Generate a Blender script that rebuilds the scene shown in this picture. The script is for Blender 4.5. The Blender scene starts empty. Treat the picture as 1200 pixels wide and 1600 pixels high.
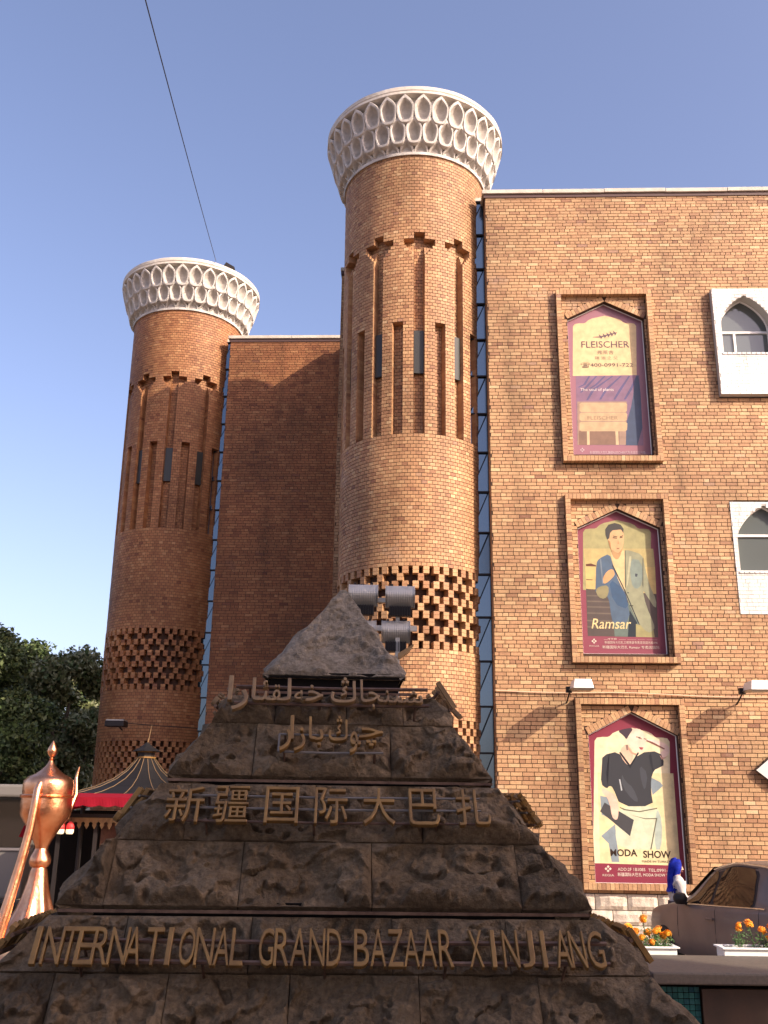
import bpy, math, random
import numpy as np
from mathutils import Vector, Matrix, noise
R = math.radians
random.seed(7); rng = np.random.default_rng(7)
scene = bpy.context.scene
COL = scene.collection

# ------------------------------------------------------------------ camera
EYE = Vector((0, 0, 2.35))
cam_d = bpy.data.cameras.new('camera'); cam = bpy.data.objects.new('camera', cam_d); COL.objects.link(cam)
cam_d.sensor_fit = 'VERTICAL'; cam_d.sensor_height = 32; cam_d.lens = 30.0     # 1500 px of 1600
cam_d.clip_end = 2000; cam_d.clip_start = 0.05
pit = math.atan(1500 / 4800); rol = math.atan(67 / 1500 * math.tan(pit))
up = Vector((math.sin(rol) * math.cos(pit), math.cos(rol) * math.cos(pit), -math.sin(pit))).normalized()
fw = Vector((0, 0, -1)); yw = (fw - up * fw.dot(up)).normalized(); xw = yw.cross(up)
M = Matrix((xw, yw, up)).to_4x4(); M.translation = EYE
cam.matrix_world = M
scene.camera = cam
# ------------------------------------------------------------------ light
SUN_EL, SX, SY = R(30.5), 0.785, -0.620            # the sun stands to the right and behind the camera
w = bpy.data.worlds.new('World'); scene.world = w; w.use_nodes = True
nt = w.node_tree; nt.nodes.clear()
out = nt.nodes.new('ShaderNodeOutputWorld'); bg = nt.nodes.new('ShaderNodeBackground'); sky = nt.nodes.new('ShaderNodeTexSky')
sky.sky_type = 'NISHITA'; sky.sun_disc = False; sky.sun_elevation = SUN_EL; sky.sun_rotation = math.atan2(SX, SY)
sky.air_density = 1.0; sky.dust_density = 7.0; sky.ozone_density = 1.6; sky.altitude = 900
bg.inputs['Strength'].default_value = 0.15
tint = nt.nodes.new('ShaderNodeVectorMath'); tint.operation = 'MULTIPLY'; tint.inputs[1].default_value = (1.17, 1.0, 1.04)
nt.links.new(sky.outputs[0], tint.inputs[0]); nt.links.new(tint.outputs[0], bg.inputs['Color']); nt.links.new(bg.outputs[0], out.inputs['Surface'])
sun_d = bpy.data.lights.new('sun', 'SUN'); sun = bpy.data.objects.new('sun', sun_d); COL.objects.link(sun)
sun_d.energy = 3.8; sun_d.angle = R(0.55); sun_d.color = (1.0, 0.86, 0.68)
sd = Vector((SX * math.cos(SUN_EL), SY * math.cos(SUN_EL), math.sin(SUN_EL)))
sun.rotation_euler = (-sd).to_track_quat('-Z', 'Y').to_euler(); sun.location = (30, -20, 40)
scene.view_settings.view_transform = 'Standard'; scene.view_settings.look = 'None'
scene.view_settings.exposure = 0.92; scene.view_settings.gamma = 1.0; scene.view_settings.use_curve_mapping = False

# ------------------------------------------------------------------ materials
def lin(c):
    if isinstance(c, str):
        c = [int(c[i:i + 2], 16) / 255 for i in (0, 2, 4)]
        c = [x / 12.92 if x <= .04045 else ((x + .055) / 1.055) ** 2.4 for x in c]
    return (c[0], c[1], c[2], 1)
def mat(name, col, rough=.7, metal=0, bump=0, bscale=20, var=0, vscale=3, col2=None, spec=None, trans=0, vdetail=6, vlo=.35, vhi=.65, coat=0, emit=0):
    m = bpy.data.materials.new(name); m.use_nodes = True; n = m.node_tree; b = n.nodes['Principled BSDF']
    b.inputs['Base Color'].default_value = lin(col); b.inputs['Roughness'].default_value = rough; b.inputs['Metallic'].default_value = metal
    if spec is not None: b.inputs['Specular IOR Level'].default_value = spec
    if trans: b.inputs['Transmission Weight'].default_value = trans
    if coat: b.inputs['Coat Weight'].default_value = coat
    tc = None
    if col2 is not None or bump:
        tc = n.nodes.new('ShaderNodeTexCoord')
    if col2 is not None:
        nz = n.nodes.new('ShaderNodeTexNoise'); nz.inputs['Scale'].default_value = vscale; nz.inputs['Detail'].default_value = vdetail
        nz.inputs['Roughness'].default_value = .62
        rp = n.nodes.new('ShaderNodeValToRGB'); rp.color_ramp.elements[0].position = vlo; rp.color_ramp.elements[1].position = vhi
        rp.color_ramp.elements[0].color = lin(col); rp.color_ramp.elements[1].color = lin(col2)
        n.links.new(tc.outputs['Object'], nz.inputs['Vector']); n.links.new(nz.outputs['Fac'], rp.inputs['Fac']); n.links.new(rp.outputs['Color'], b.inputs['Base Color'])
    if bump:
        nb = n.nodes.new('ShaderNodeTexNoise'); nb.inputs['Scale'].default_value = bscale; nb.inputs['Detail'].default_value = 8; nb.inputs['Roughness'].default_value = .65
        bp = n.nodes.new('ShaderNodeBump'); bp.inputs['Strength'].default_value = bump; bp.inputs['Distance'].default_value = .03
        n.links.new(tc.outputs['Object'], nb.inputs['Vector']); n.links.new(nb.outputs['Fac'], bp.inputs['Height']); n.links.new(bp.outputs['Normal'], b.inputs['Normal'])
    if emit:
        b.inputs['Emission Color'].default_value = lin(col); b.inputs['Emission Strength'].default_value = emit
    return m

def brick_mat(name, stops, rough=.62, weather=.28, salt=(.40, .30, .24)):
    m = bpy.data.materials.new(name); m.use_nodes = True; n = m.node_tree; b = n.nodes['Principled BSDF']; L = n.links.new
    b.inputs['Roughness'].default_value = rough; b.inputs['Specular IOR Level'].default_value = .3
    at = n.nodes.new('ShaderNodeAttribute'); at.attribute_name = 'tone'
    oi = n.nodes.new('ShaderNodeObjectInfo')
    ad = n.nodes.new('ShaderNodeMath'); ad.operation = 'ADD'; L(at.outputs['Fac'], ad.inputs[0])
    lt = n.nodes.new('ShaderNodeMath'); lt.operation = 'LESS_THAN'; lt.inputs[1].default_value = 1e-5; L(at.outputs['Fac'], lt.inputs[0])
    ma = n.nodes.new('ShaderNodeMath'); ma.operation = 'MULTIPLY_ADD'; ma.inputs[1].default_value = .62; ma.inputs[2].default_value = .20; L(oi.outputs['Random'], ma.inputs[0])
    mu = n.nodes.new('ShaderNodeMath'); mu.operation = 'MULTIPLY'; L(ma.outputs[0], mu.inputs[0]); L(lt.outputs[0], mu.inputs[1]); L(mu.outputs[0], ad.inputs[1])
    fr = n.nodes.new('ShaderNodeMath'); fr.operation = 'FRACT'; L(ad.outputs[0], fr.inputs[0])
    rp = n.nodes.new('ShaderNodeValToRGB'); cr = rp.color_ramp
    while len(cr.elements) < len(stops): cr.elements.new(.5)
    for e, (p, c) in zip(cr.elements, stops): e.position = p; e.color = lin(c)
    L(fr.outputs[0], rp.inputs['Fac'])
    ge = n.nodes.new('ShaderNodeNewGeometry')
    nz = n.nodes.new('ShaderNodeTexNoise'); nz.inputs['Scale'].default_value = .55; nz.inputs['Detail'].default_value = 5; L(ge.outputs['Position'], nz.inputs['Vector'])
    n2 = n.nodes.new('ShaderNodeTexNoise'); n2.inputs['Scale'].default_value = 38; n2.inputs['Detail'].default_value = 4; L(ge.outputs['Position'], n2.inputs['Vector'])
    mp = n.nodes.new('ShaderNodeMapRange'); mp.inputs[1].default_value = .3; mp.inputs[2].default_value = .7; mp.inputs[3].default_value = 1 - weather; mp.inputs[4].default_value = 1.12; L(nz.outputs['Fac'], mp.inputs[0])
    m2 = n.nodes.new('ShaderNodeMapRange'); m2.inputs[1].default_value = .3; m2.inputs[2].default_value = .7; m2.inputs[3].default_value = .82; m2.inputs[4].default_value = 1.12; L(n2.outputs['Fac'], m2.inputs[0])
    mm = n.nodes.new('ShaderNodeMath'); mm.operation = 'MULTIPLY'; L(mp.outputs[0], mm.inputs[0]); L(m2.outputs[0], mm.inputs[1])
    sv = n.nodes.new('ShaderNodeVectorMath'); sv.operation = 'MULTIPLY'; sv.inputs[1].default_value = (2.6, 2.6, .22); L(ge.outputs['Position'], sv.inputs[0])
    n3 = n.nodes.new('ShaderNodeTexNoise'); n3.inputs['Scale'].default_value = 1; n3.inputs['Detail'].default_value = 5; L(sv.outputs[0], n3.inputs['Vector'])
    m3 = n.nodes.new('ShaderNodeMapRange'); m3.inputs[1].default_value = .25; m3.inputs[2].default_value = .5; m3.inputs[3].default_value = .72; m3.inputs[4].default_value = 1.0; L(n3.outputs['Fac'], m3.inputs[0])
    mk = n.nodes.new('ShaderNodeMath'); mk.operation = 'MULTIPLY'; L(mm.outputs[0], mk.inputs[0]); L(m3.outputs[0], mk.inputs[1])
    vm = n.nodes.new('ShaderNodeVectorMath'); vm.operation = 'SCALE'; L(rp.outputs['Color'], vm.inputs[0]); L(mk.outputs[0], vm.inputs['Scale'])
    n4 = n.nodes.new('ShaderNodeTexNoise'); n4.inputs['Scale'].default_value = .9; n4.inputs['Detail'].default_value = 9; n4.inputs['Roughness'].default_value = .7; L(ge.outputs['Position'], n4.inputs['Vector'])
    m4 = n.nodes.new('ShaderNodeMapRange'); m4.inputs[1].default_value = .60; m4.inputs[2].default_value = .74; m4.inputs[4].default_value = .45; L(n4.outputs['Fac'], m4.inputs[0])
    mx = n.nodes.new('ShaderNodeMix'); mx.data_type = 'RGBA'; L(m4.outputs[0], mx.inputs['Factor']); L(vm.outputs[0], mx.inputs[6]); mx.inputs[7].default_value = lin(salt)
    L(mx.outputs[2], b.inputs['Base Color'])
    bp = n.nodes.new('ShaderNodeBump'); bp.inputs['Strength'].default_value = .35; bp.inputs['Distance'].default_value = .01; L(n2.outputs['Fac'], bp.inputs['Height']); L(bp.outputs['Normal'], b.inputs['Normal'])
    return m

BST = [(0, (.24, .118, .070)), (.12, (.31, .164, .090)), (.28, (.375, .208, .110)), (.48, (.425, .248, .130)), (.66, (.47, .288, .150)), (.84, (.53, .350, .188)), (.94, (.58, .405, .23)), (1, (.32, .18, .12))]
BRICK = brick_mat('brick_face', BST)
BST2 = [(p, tuple(x * s for x, s in zip(c, (.62, .43, .34)))) for p, c in BST]  # hall palette darkened and reddened: the wing's shade put into the colour
BRICK2 = brick_mat('brick_face_rear_shaded', BST2, weather=.35, salt=(.2, .12, .09))
BST3 = [(p, tuple(x * s for x, s in zip(c, (.95, .88, .84)))) for p, c in BST]
BRICK_T = brick_mat('brick_face_tower', BST3, weather=.3)
BRICK_L = brick_mat('brick_face_far_shaded', [(p, tuple(x * q for x, q in zip(c, (.76, .58, .48)))) for p, c in BST], weather=.3, salt=(.25, .15, .11))  # hall palette darkened throughout: shade of the lower shaft put into the colour
MORTAR = mat('mortar', (.05, .025, .016), .9, bump=.3, bscale=30)
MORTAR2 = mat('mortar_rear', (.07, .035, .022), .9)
COPE = mat('coping_stone', (.52, .48, .41), .8, col2=(.42, .37, .31), vscale=4, bump=.3)
DARKTRIM = mat('dark_trim', (.07, .035, .03), .6)
CAPM = mat('capital_plaster', (.60, .57, .53), .85, col2=(.36, .335, .305), vscale=2.6, bump=.35, bscale=14, vlo=.38, vhi=.62)
RIM = mat('rim_plaster', (.56, .52, .465), .8, col2=(.46, .41, .35), vscale=2.4, bump=.5, bscale=9)
SCOOP = mat('scoop_plaster', (.50, .465, .42), .9, col2=(.34, .315, .285), vscale=5, bump=.3)
WHITEBRICK = brick_mat('white_painted_brick', [(0, (.66, .64, .60)), (.5, (.74, .72, .69)), (1, (.8, .78, .75))], rough=.5, weather=.12, salt=(.5, .47, .43))
WMORT = mat('white_joint', (.45, .43, .40), .8)
WHITE = mat('white_paint', (.75, .74, .72), .5)
GLASS = mat('window_glass', (.10, .115, .115), .08, spec=.9)
BLUEGLASS = mat('blue_mirror_glass', (.10, .145, .19), .14, metal=.8, spec=.9)
SLITGLASS = mat('slit_glass', (.035, .036, .034), .35, spec=.35)
def stone_mat(name, stops, sc=3.2, vary=.35):
    m = bpy.data.materials.new(name); m.use_nodes = True; n = m.node_tree; b = n.nodes['Principled BSDF']; L = n.links.new
    b.inputs['Roughness'].default_value = .88; b.inputs['Specular IOR Level'].default_value = .25
    ge = n.nodes.new('ShaderNodeNewGeometry'); oi = n.nodes.new('ShaderNodeObjectInfo')
    def nz(scale, det, ro=.65):
        q = n.nodes.new('ShaderNodeTexNoise'); q.inputs['Scale'].default_value = scale; q.inputs['Detail'].default_value = det; q.inputs['Roughness'].default_value = ro; L(ge.outputs['Position'], q.inputs['Vector']); return q.outputs['Fac']
    rp = n.nodes.new('ShaderNodeValToRGB'); cr = rp.color_ramp
    while len(cr.elements) < len(stops): cr.elements.new(.5)
    for e, (p, c) in zip(cr.elements, stops): e.position = p; e.color = lin(c)
    L(nz(sc, 11, .7), rp.inputs['Fac'])
    mp = n.nodes.new('ShaderNodeMapRange'); mp.inputs[3].default_value = 1 - vary; mp.inputs[4].default_value = 1 + vary; L(oi.outputs['Random'], mp.inputs[0])
    m2 = n.nodes.new('ShaderNodeMapRange'); m2.inputs[1].default_value = .35; m2.inputs[2].default_value = .65; m2.inputs[3].default_value = .7; m2.inputs[4].default_value = 1.25; L(nz(26, 5), m2.inputs[0])
    mm = n.nodes.new('ShaderNodeMath'); mm.operation = 'MULTIPLY'; L(mp.outputs[0], mm.inputs[0]); L(m2.outputs[0], mm.inputs[1])
    vm = n.nodes.new('ShaderNodeVectorMath'); vm.operation = 'SCALE'; L(rp.outputs['Color'], vm.inputs[0]); L(mm.outputs[0], vm.inputs['Scale'])
    # small pale chips and lichen spots
    ch = n.nodes.new('ShaderNodeMapRange'); ch.inputs[1].default_value = .70; ch.inputs[2].default_value = .78; L(nz(7.5, 4, .6), ch.inputs[0])
    mx = n.nodes.new('ShaderNodeMix'); mx.data_type = 'RGBA'; L(ch.outputs[0], mx.inputs['Factor']); L(vm.outputs[0], mx.inputs[6]); mx.inputs[7].default_value = lin((.32, .27, .19)); L(mx.outputs[2], b.inputs['Base Color'])
    bp = n.nodes.new('ShaderNodeBump'); bp.inputs['Strength'].default_value = 1.0; bp.inputs['Distance'].default_value = .06; L(nz(11, 10, .7), bp.inputs['Height']); L(bp.outputs['Normal'], b.inputs['Normal'])
    return m
STONE = stone_mat('rough_brown_stone', [(.28, (.10, .066, .036)), (.42, (.150, .102, .058)), (.52, (.18, .126, .074)), (.62, (.21, .152, .094)), (.75, (.25, .20, .135))], vary=.2)
STONECAP = stone_mat('rough_grey_stone', [(.28, (.15, .12, .085)), (.45, (.235, .192, .140)), (.58, (.29, .24, .18)), (.75, (.38, .32, .25))], 5, .06)
STONEBASE = mat('pale_rock_stone', (.55, .48, .40), .85, col2=(.40, .34, .28), vscale=6, bump=.8, bscale=14)
CORE = mat('dark_metal_and_shade', (.010, .008, .007), .9, spec=.1)  # dark metal core; its near-black also paints the shade inside the kiosk
GOLD = mat('gold_letter', (.30, .165, .045), .5, metal=.3, col2=(.18, .095, .028), vscale=8)
TAN = mat('dull_gold_letter', (.27, .17, .075), .6, metal=.1, col2=(.17, .10, .045), vscale=8)
RAILG = mat('grey_rail', (.17, .15, .13), .6, metal=.1)
RAIL = mat('rusty_rail', (.20, .12, .08), .5, metal=.5, col2=(.09, .05, .035), vscale=9)
COPPER = mat('polished_copper', (.88, .46, .26), .27, metal=1, col2=(.66, .27, .13), vscale=3.0, bump=.5, bscale=4)
BLACKROOF = mat('black_roof', (.010, .009, .010), .7, spec=.2)
REDCLOTH = mat('red_cloth', (.20, .007, .018), .9, spec=.1)
GREYMETAL = mat('grey_lamp_metal', (.42, .41, .38), .5, metal=.2)
DARKMETAL = mat('dark_metal', (.022, .018, .018), .55, metal=.1, spec=.3)
LAMPGLASS = mat('lamp_glass', (.25, .23, .2), .2, spec=.8)
WLAMP = mat('lamp_housing', (.72, .70, .66), .4)
PLAZA = mat('paving', (.30, .22, .16), .8, col2=(.22, .16, .11), vscale=1.5)
CARP = mat('brown_car_paint', (.14, .105, .088), .5, metal=.2, coat=.25, col2=(.19, .14, .115), vscale=1.5)
CARG = mat('tinted_car_glass', (.018, .013, .010), .05, spec=.6)
RUBBER = mat('black_rubber', (.012, .012, .012), .7)
CHROME = mat('bright_metal', (.7, .7, .7), .15, metal=1)
GRANITE = mat('grey_granite', (.125, .102, .080), .65, col2=(.085, .07, .056), vscale=30, bump=.1)
PANEL = mat('brown_stone_panel', (.085, .05, .035), .45, col2=(.05, .032, .024), vscale=3)
MAROON = mat('poster_maroon', (.19, .022, .045), .45)
MAROONF = mat('poster_maroon_faded', (.27, .115, .145), .45)
PIPE = mat('cream_pipe', (.62, .42, .28), .5)

# ------------------------------------------------------------------ helpers
def tag(o, label=None, cat=None, group=None, kind=None):
    if label: o['label'] = label
    if cat: o['category'] = cat
    if group: o['group'] = group
    if kind: o['kind'] = kind
    return o
def thing(name, loc, label, cat, group=None):
    o = bpy.data.objects.new(name, None); COL.objects.link(o); o.location = loc; o.empty_display_size = .2
    return tag(o, label, cat, group)
def wloc(p):
    v = Vector((0, 0, 0))
    while p is not None: v = v + p.location; p = p.parent
    return v
def link(name, me, parent=None, loc=(0, 0, 0), rot=None, kind=None, world=True):
    """world=True: mesh or loc is given in world space"""
    o = bpy.data.objects.new(name, me); COL.objects.link(o)
    o.location = Vector(loc)
    if rot is not None: o.rotation_euler = rot
    if parent is not None:
        o.parent = parent
        if world: o.location = Vector(loc) - wloc(parent)
    if kind: o['kind'] = kind
    return o
class MB:
    def __init__(s): s.v = []; s.f = []; s.m = []; s.t = []
    def face(s, pts, m=0, t=0):
        i = len(s.v); s.v += [tuple(p) for p in pts]; s.f.append(tuple(range(i, i + len(pts)))); s.m.append(m); s.t.append(t)
    def hexa(s, p, m=0, t=0, skip=()):
        """p: 8 points, bottom 0-3 (ccw from above), top 4-7"""
        i = len(s.v); s.v += [tuple(q) for q in p]
        for k, f in enumerate(((0, 3, 2, 1), (4, 5, 6, 7), (0, 1, 5, 4), (1, 2, 6, 5), (2, 3, 7, 6), (3, 0, 4, 7))):
            if k in skip: continue
            s.f.append(tuple(i + q for q in f)); s.m.append(m); s.t.append(t)
    def box(s, c, size, m=0, t=0, rz=0, rx=0, ry=0):
        Mx = Matrix.Rotation(rz, 3, 'Z') @ Matrix.Rotation(ry, 3, 'Y') @ Matrix.Rotation(rx, 3, 'X'); c = Vector(c); a, b, d = [q / 2 for q in size]
        s.hexa([c + Mx @ Vector(q) for q in ((-a, -b, -d), (a, -b, -d), (a, b, -d), (-a, b, -d), (-a, -b, d), (a, -b, d), (a, b, d), (-a, b, d))], m, t)
    def tube(s, pts, r, n=10, m=0, cap=True, t=0):
        pts = [Vector(p) for p in pts]; rr = r if isinstance(r, (list, tuple)) else [r] * len(pts); rings = []
        pu = None
        for k, p in enumerate(pts):
            d = (pts[min(k + 1, len(pts) - 1)] - pts[max(k - 1, 0)]).normalized()
            u = d.orthogonal().normalized() if pu is None else (pu - d * pu.dot(d)).normalized()
            pu = u; v = d.cross(u); i = len(s.v)
            for j in range(n):
                a = 2 * math.pi * j / n; s.v.append(tuple(p + (u * math.cos(a) + v * math.sin(a)) * rr[k]))
            rings.append(i)
        for a, b in zip(rings, rings[1:]):
            for j in range(n):
                s.f.append((a + j, a + (j + 1) % n, b + (j + 1) % n, b + j)); s.m.append(m); s.t.append(t)
        if cap:
            s.f.append(tuple(rings[0] + j for j in reversed(range(n)))); s.m.append(m); s.t.append(t)
            s.f.append(tuple(rings[-1] + j for j in range(n))); s.m.append(m); s.t.append(t)
    def lathe(s, prof, c=(0, 0, 0), n=32, m=0, facet=0):
        i0 = len(s.v)
        for r, z in prof:
            for j in range(n):
                a = 2 * math.pi * j / n; s.v.append((c[0] + r * math.cos(a), c[1] + r * math.sin(a), c[2] + z))
        for k in range(len(prof) - 1):
            for j in range(n):
                a = i0 + k * n + j; b = i0 + k * n + (j + 1) % n
                s.f.append((a, b, b + n, a + n)); s.m.append(m); s.t.append(0)
        s.f.append(tuple(i0 + j for j in reversed(range(n)))); s.m.append(m); s.t.append(0)
        s.f.append(tuple(i0 + (len(prof) - 1) * n + j for j in range(n))); s.m.append(m); s.t.append(0)
    def grid(s, P, m=0, t=0, flip=False):
        """P[i][j] points"""
        i0 = len(s.v); ni, nj = len(P), len(P[0])
        for row in P: s.v += [tuple(q) for q in row]
        for i in range(ni - 1):
            for j in range(nj - 1):
                a = i0 + i * nj + j; f = (a, a + 1, a + nj + 1, a + nj)
                s.f.append(f[::-1] if flip else f); s.m.append(m); s.t.append(t)
    def mesh(s, name, mats, off=None, smooth=False):
        me = bpy.data.meshes.new(name); v = np.array(s.v, dtype=float)
        if off is not None and len(v): v = v - np.array(off)
        me.from_pydata(v.tolist(), [], s.f)
        for m_ in (mats if isinstance(mats, (list, tuple)) else [mats]): me.materials.append(m_)
        me.polygons.foreach_set('material_index', s.m)
        if any(s.t):
            a = me.attributes.new('tone', 'FLOAT', 'FACE'); a.data.foreach_set('value', s.t)
        if smooth: me.polygons.foreach_set('use_smooth', [True] * len(s.f))
        me.update(); return me
    def build(s, name, mats, parent=None, kind=None, smooth=False, bevel=0):
        base = wloc(parent) if parent is not None else None
        if base is None:
            v = np.array(s.v); base = Vector(((v[:, 0].min() + v[:, 0].max()) / 2, (v[:, 1].min() + v[:, 1].max()) / 2, v[:, 2].min()))
            o = link(name, s.mesh(name, mats, base, smooth), None, base, kind=kind)
        else:
            o = link(name, s.mesh(name, mats, base, smooth), parent, (0, 0, 0), kind=kind, world=False)
        if smooth: sharp(o.data)
        if bevel:
            b = o.modifiers.new('bevel', 'BEVEL'); b.width = bevel; b.segments = 2; b.limit_method = 'ANGLE'
        return o
def sharp(me, deg=42):
    try: me.set_sharp_from_angle(angle=R(deg))
    except Exception: pass

# ---- lettering: built once as meshes, before the heavy geometry
TXT = {}
def text_mesh(s, extrude=0., bold=0., shear=0.):
    key = (s, extrude, bold, shear)
    if key in TXT: return TXT[key]
    cu = bpy.data.curves.new('lettering', 'FONT'); cu.body = s; cu.extrude = extrude; cu.offset = bold; cu.shear = shear; cu.resolution_u = 3
    if extrude: cu.bevel_depth = .012; cu.bevel_resolution = 0
    o = bpy.data.objects.new('lettering', cu); COL.objects.link(o); bpy.context.view_layer.update()
    me = bpy.data.meshes.new_from_object(o.evaluated_get(bpy.context.evaluated_depsgraph_get()))
    v = np.empty(len(me.vertices) * 3); me.vertices.foreach_get('co', v); v = v.reshape(-1, 3)
    f = [tuple(p.vertices) for p in me.polygons]
    bpy.data.objects.remove(o); bpy.data.curves.remove(cu); bpy.data.meshes.remove(me)
    TXT[key] = (v, f); return TXT[key]
def put_text(mb, s, org, U, V, Nn, x0, x1, y0, y1, m=0, bold=0., shear=0., extrude=0., depth=1., keep=False):
    """fit text into the box x0..x1, y0..y1 of the plane org + U x + V y"""
    v, f = text_mesh(s, extrude, bold, shear)
    if not len(v): return
    mn, mx = v.min(0), v.max(0); sc = (x1 - x0) / (mx[0] - mn[0]); sy = sc if keep else (y1 - y0) / (mx[1] - mn[1])
    i = len(mb.v); org = Vector(org); a = np.array(v)
    X = x0 + (a[:, 0] - mn[0]) * sc; Y = y0 + (a[:, 1] - mn[1]) * sy; Z = a[:, 2] * depth
    P = np.array(org)[None] + X[:, None] * np.array(U)[None] + Y[:, None] * np.array(V)[None] + Z[:, None] * np.array(Nn)[None]
    mb.v += [tuple(p) for p in P]
    for q in f: mb.f.append(tuple(i + k for k in q)); mb.m.append(m); mb.t.append(0)

# ------------------------------------------------------------------ frames of reference
aF = R(2.3)
S = Vector((math.cos(aF), -math.sin(aF), 0)); N = Vector((-math.sin(aF), -math.cos(aF), 0)); UP = Vector((0, 0, 1))
P0 = Vector((2.4228, 20.645, 0))
PL = P0 + S * -7.87 - N * 7.64                 # corner of the rear wing, same design set back
CH = .086; BL = .25
def flat(P):
    def fn(s_, z, d): return P + S * s_ + N * d + UP * z
    return fn

def spans(a, b, holes):
    r = [(a, b)]
    for h0, h1 in holes:
        q = []
        for x0, x1 in r:
            if h1 <= x0 or h0 >= x1: q.append((x0, x1)); continue
            if h0 > x0: q.append((x0, h0))
            if h1 < x1: q.append((h1, x1))
        r = q
    return r
def course_bricks(k, a, b, pattern=True, BLn=BL):
    """spans of single bricks in course k"""
    hd = pattern and k % 4 == 3
    L = BLn / 2 if hd else BLn
    off = (0, .5, 0, .25)[k % 4] * BLn if pattern else (k % 2) * BLn / 2
    jit = .03 * math.sin(k * 2.3)
    x = math.floor((a - off) / L) * L + off + jit
    res = []
    while x < b:
        x0, x1 = max(x, a), min(x + L, b)
        if x1 - x0 > .03: res.append((x0, x1, (x1 - x0) > L * .98 and not hd))
        x += L
    return res
def brick_box(mb, fn, x0, x1, z0, z1, d0, d1, t, g=.0068, m=0):
    x0 += g; x1 -= g; z0 += g; z1 -= g
    mb.hexa([fn(x0, z0, d1), fn(x1, z0, d1), fn(x1, z0, d0), fn(x0, z0, d0), fn(x0, z1, d1), fn(x1, z1, d1), fn(x1, z1, d0), fn(x0, z1, d0)], m, t, skip=(4,))
def tone(): return float(min(.999, max(.001, rng.normal(.52, .17)))) if rng.random() > .07 else float(rng.random())

unit_brick = None
def make_unit_brick():
    mb = MB(); a, h = BL / 2 - .0068, CH / 2 - .0068
    mb.hexa([(-a, 0, -h), (a, 0, -h), (a, .02, -h), (-a, .02, -h), (-a, 0, h), (a, 0, h), (a, .02, h), (-a, .02, h)], skip=(4,))
    return mb
def brick_wall(parent, P, s0, s1, z0, z1, hole_fn, mats, part_box, nparts=300, part_name='brick'):
    """individual bricks proud of a mortar sheet; the nearest full ones become parts"""
    fn = flat(P); mb = MB(); cand = []
    k = int(math.ceil(z0 / CH - 1e-6))
    while (k + 1) * CH <= z1 + .03:
        za, zb = k * CH, min((k + 1) * CH, z1)
        for a, b in spans(s0, s1, hole_fn((za + zb) / 2)):
            for x0, x1, full in course_bricks(k, a, b):
                t = tone(); pr = .010 + .005 * rng.random()
                if full and part_box(x0, za):
                    c = fn((x0 + x1) / 2, (za + zb) / 2, pr); cand.append(((c - EYE).length, c)); continue_ = True
                    cand[-1] += ((x0, x1, za, zb, pr, t),)
                else: brick_box(mb, fn, x0, x1, za, zb, -.006, pr, t)
        k += 1
    cand.sort(key=lambda q: q[0])
    um = make_unit_brick().mesh('brick', mats[0])
    for d, c, a in cand[:nparts]:
        o = link(part_name, um, parent, c, rot=(0, 0, -aF))
    for d, c, (x0, x1, za, zb, pr, t) in cand[nparts:]: brick_box(mb, fn, x0, x1, za, zb, -.006, pr, t)
    mb.build('brickwork', mats[0], parent, kind='stuff')

# =================================================================== ground
g = MB(); g.box((0, 60, -.15), (500, 420, .3)); tag(g.build('ground', PLAZA), kind='structure')

# =================================================================== right hall
ROOF = 17.10
hall = thing('market_hall', P0 + S * 4 - N * 3, 'tall sunlit tan brick hall at the right, carrying three posters and white arched windows', 'building')
SR = 12.0
FR = [(1.64, 3.90, 10.00, 14.40), (1.64, 3.93, 5.44, 9.235), (1.66, 3.93, .93, 4.70)]      # poster frames: outer box
PN = [(1.905, 3.715, 10.22, 13.69, 14.15), (1.905, 3.725, 5.655, 8.475, 8.915), (1.925, 3.775, 1.03, 3.955, 4.43)]
WN = [(5.32, 6.85, 11.64, 14.38), (5.31, 6.85, 6.53, 9.12), (5.31, 6.85, 1.9, 4.5)][:2]
def hall_holes(z):
    h = []
    for (a, b, z0, z1), (pa, pb, pz0, psh, pap) in zip(FR, PN):
        if z0 < z < z0 + .13 or z1 - .13 < z < z1: h.append((a, b)); continue
        if z0 < z < z1: h += [(a, a + .12), (b - .12, b)]
        if pz0 - .1 < z < psh: h.append((pa, pb))
        elif psh <= z < pap + .17:
            m_ = (pa + pb) / 2; hw = (pb - pa) / 2 * max(0, (pap - z) / (pap - psh)); ex = .17
            hw2 = (pb - pa) / 2 * max(0, (pap + .16 - z) / (pap - psh))
            h.append((max(pa - .06, m_ - hw2), min(pb + .06, m_ + hw2)))
    for a, b, z0, z1 in WN:
        if z0 < z < z1: h.append((a, b))
    return h
brick_wall(hall, P0, 0, SR, .86, ROOF, hall_holes, [BRICK], lambda x, z: x < 6.2)
fH = flat(P0)
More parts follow.
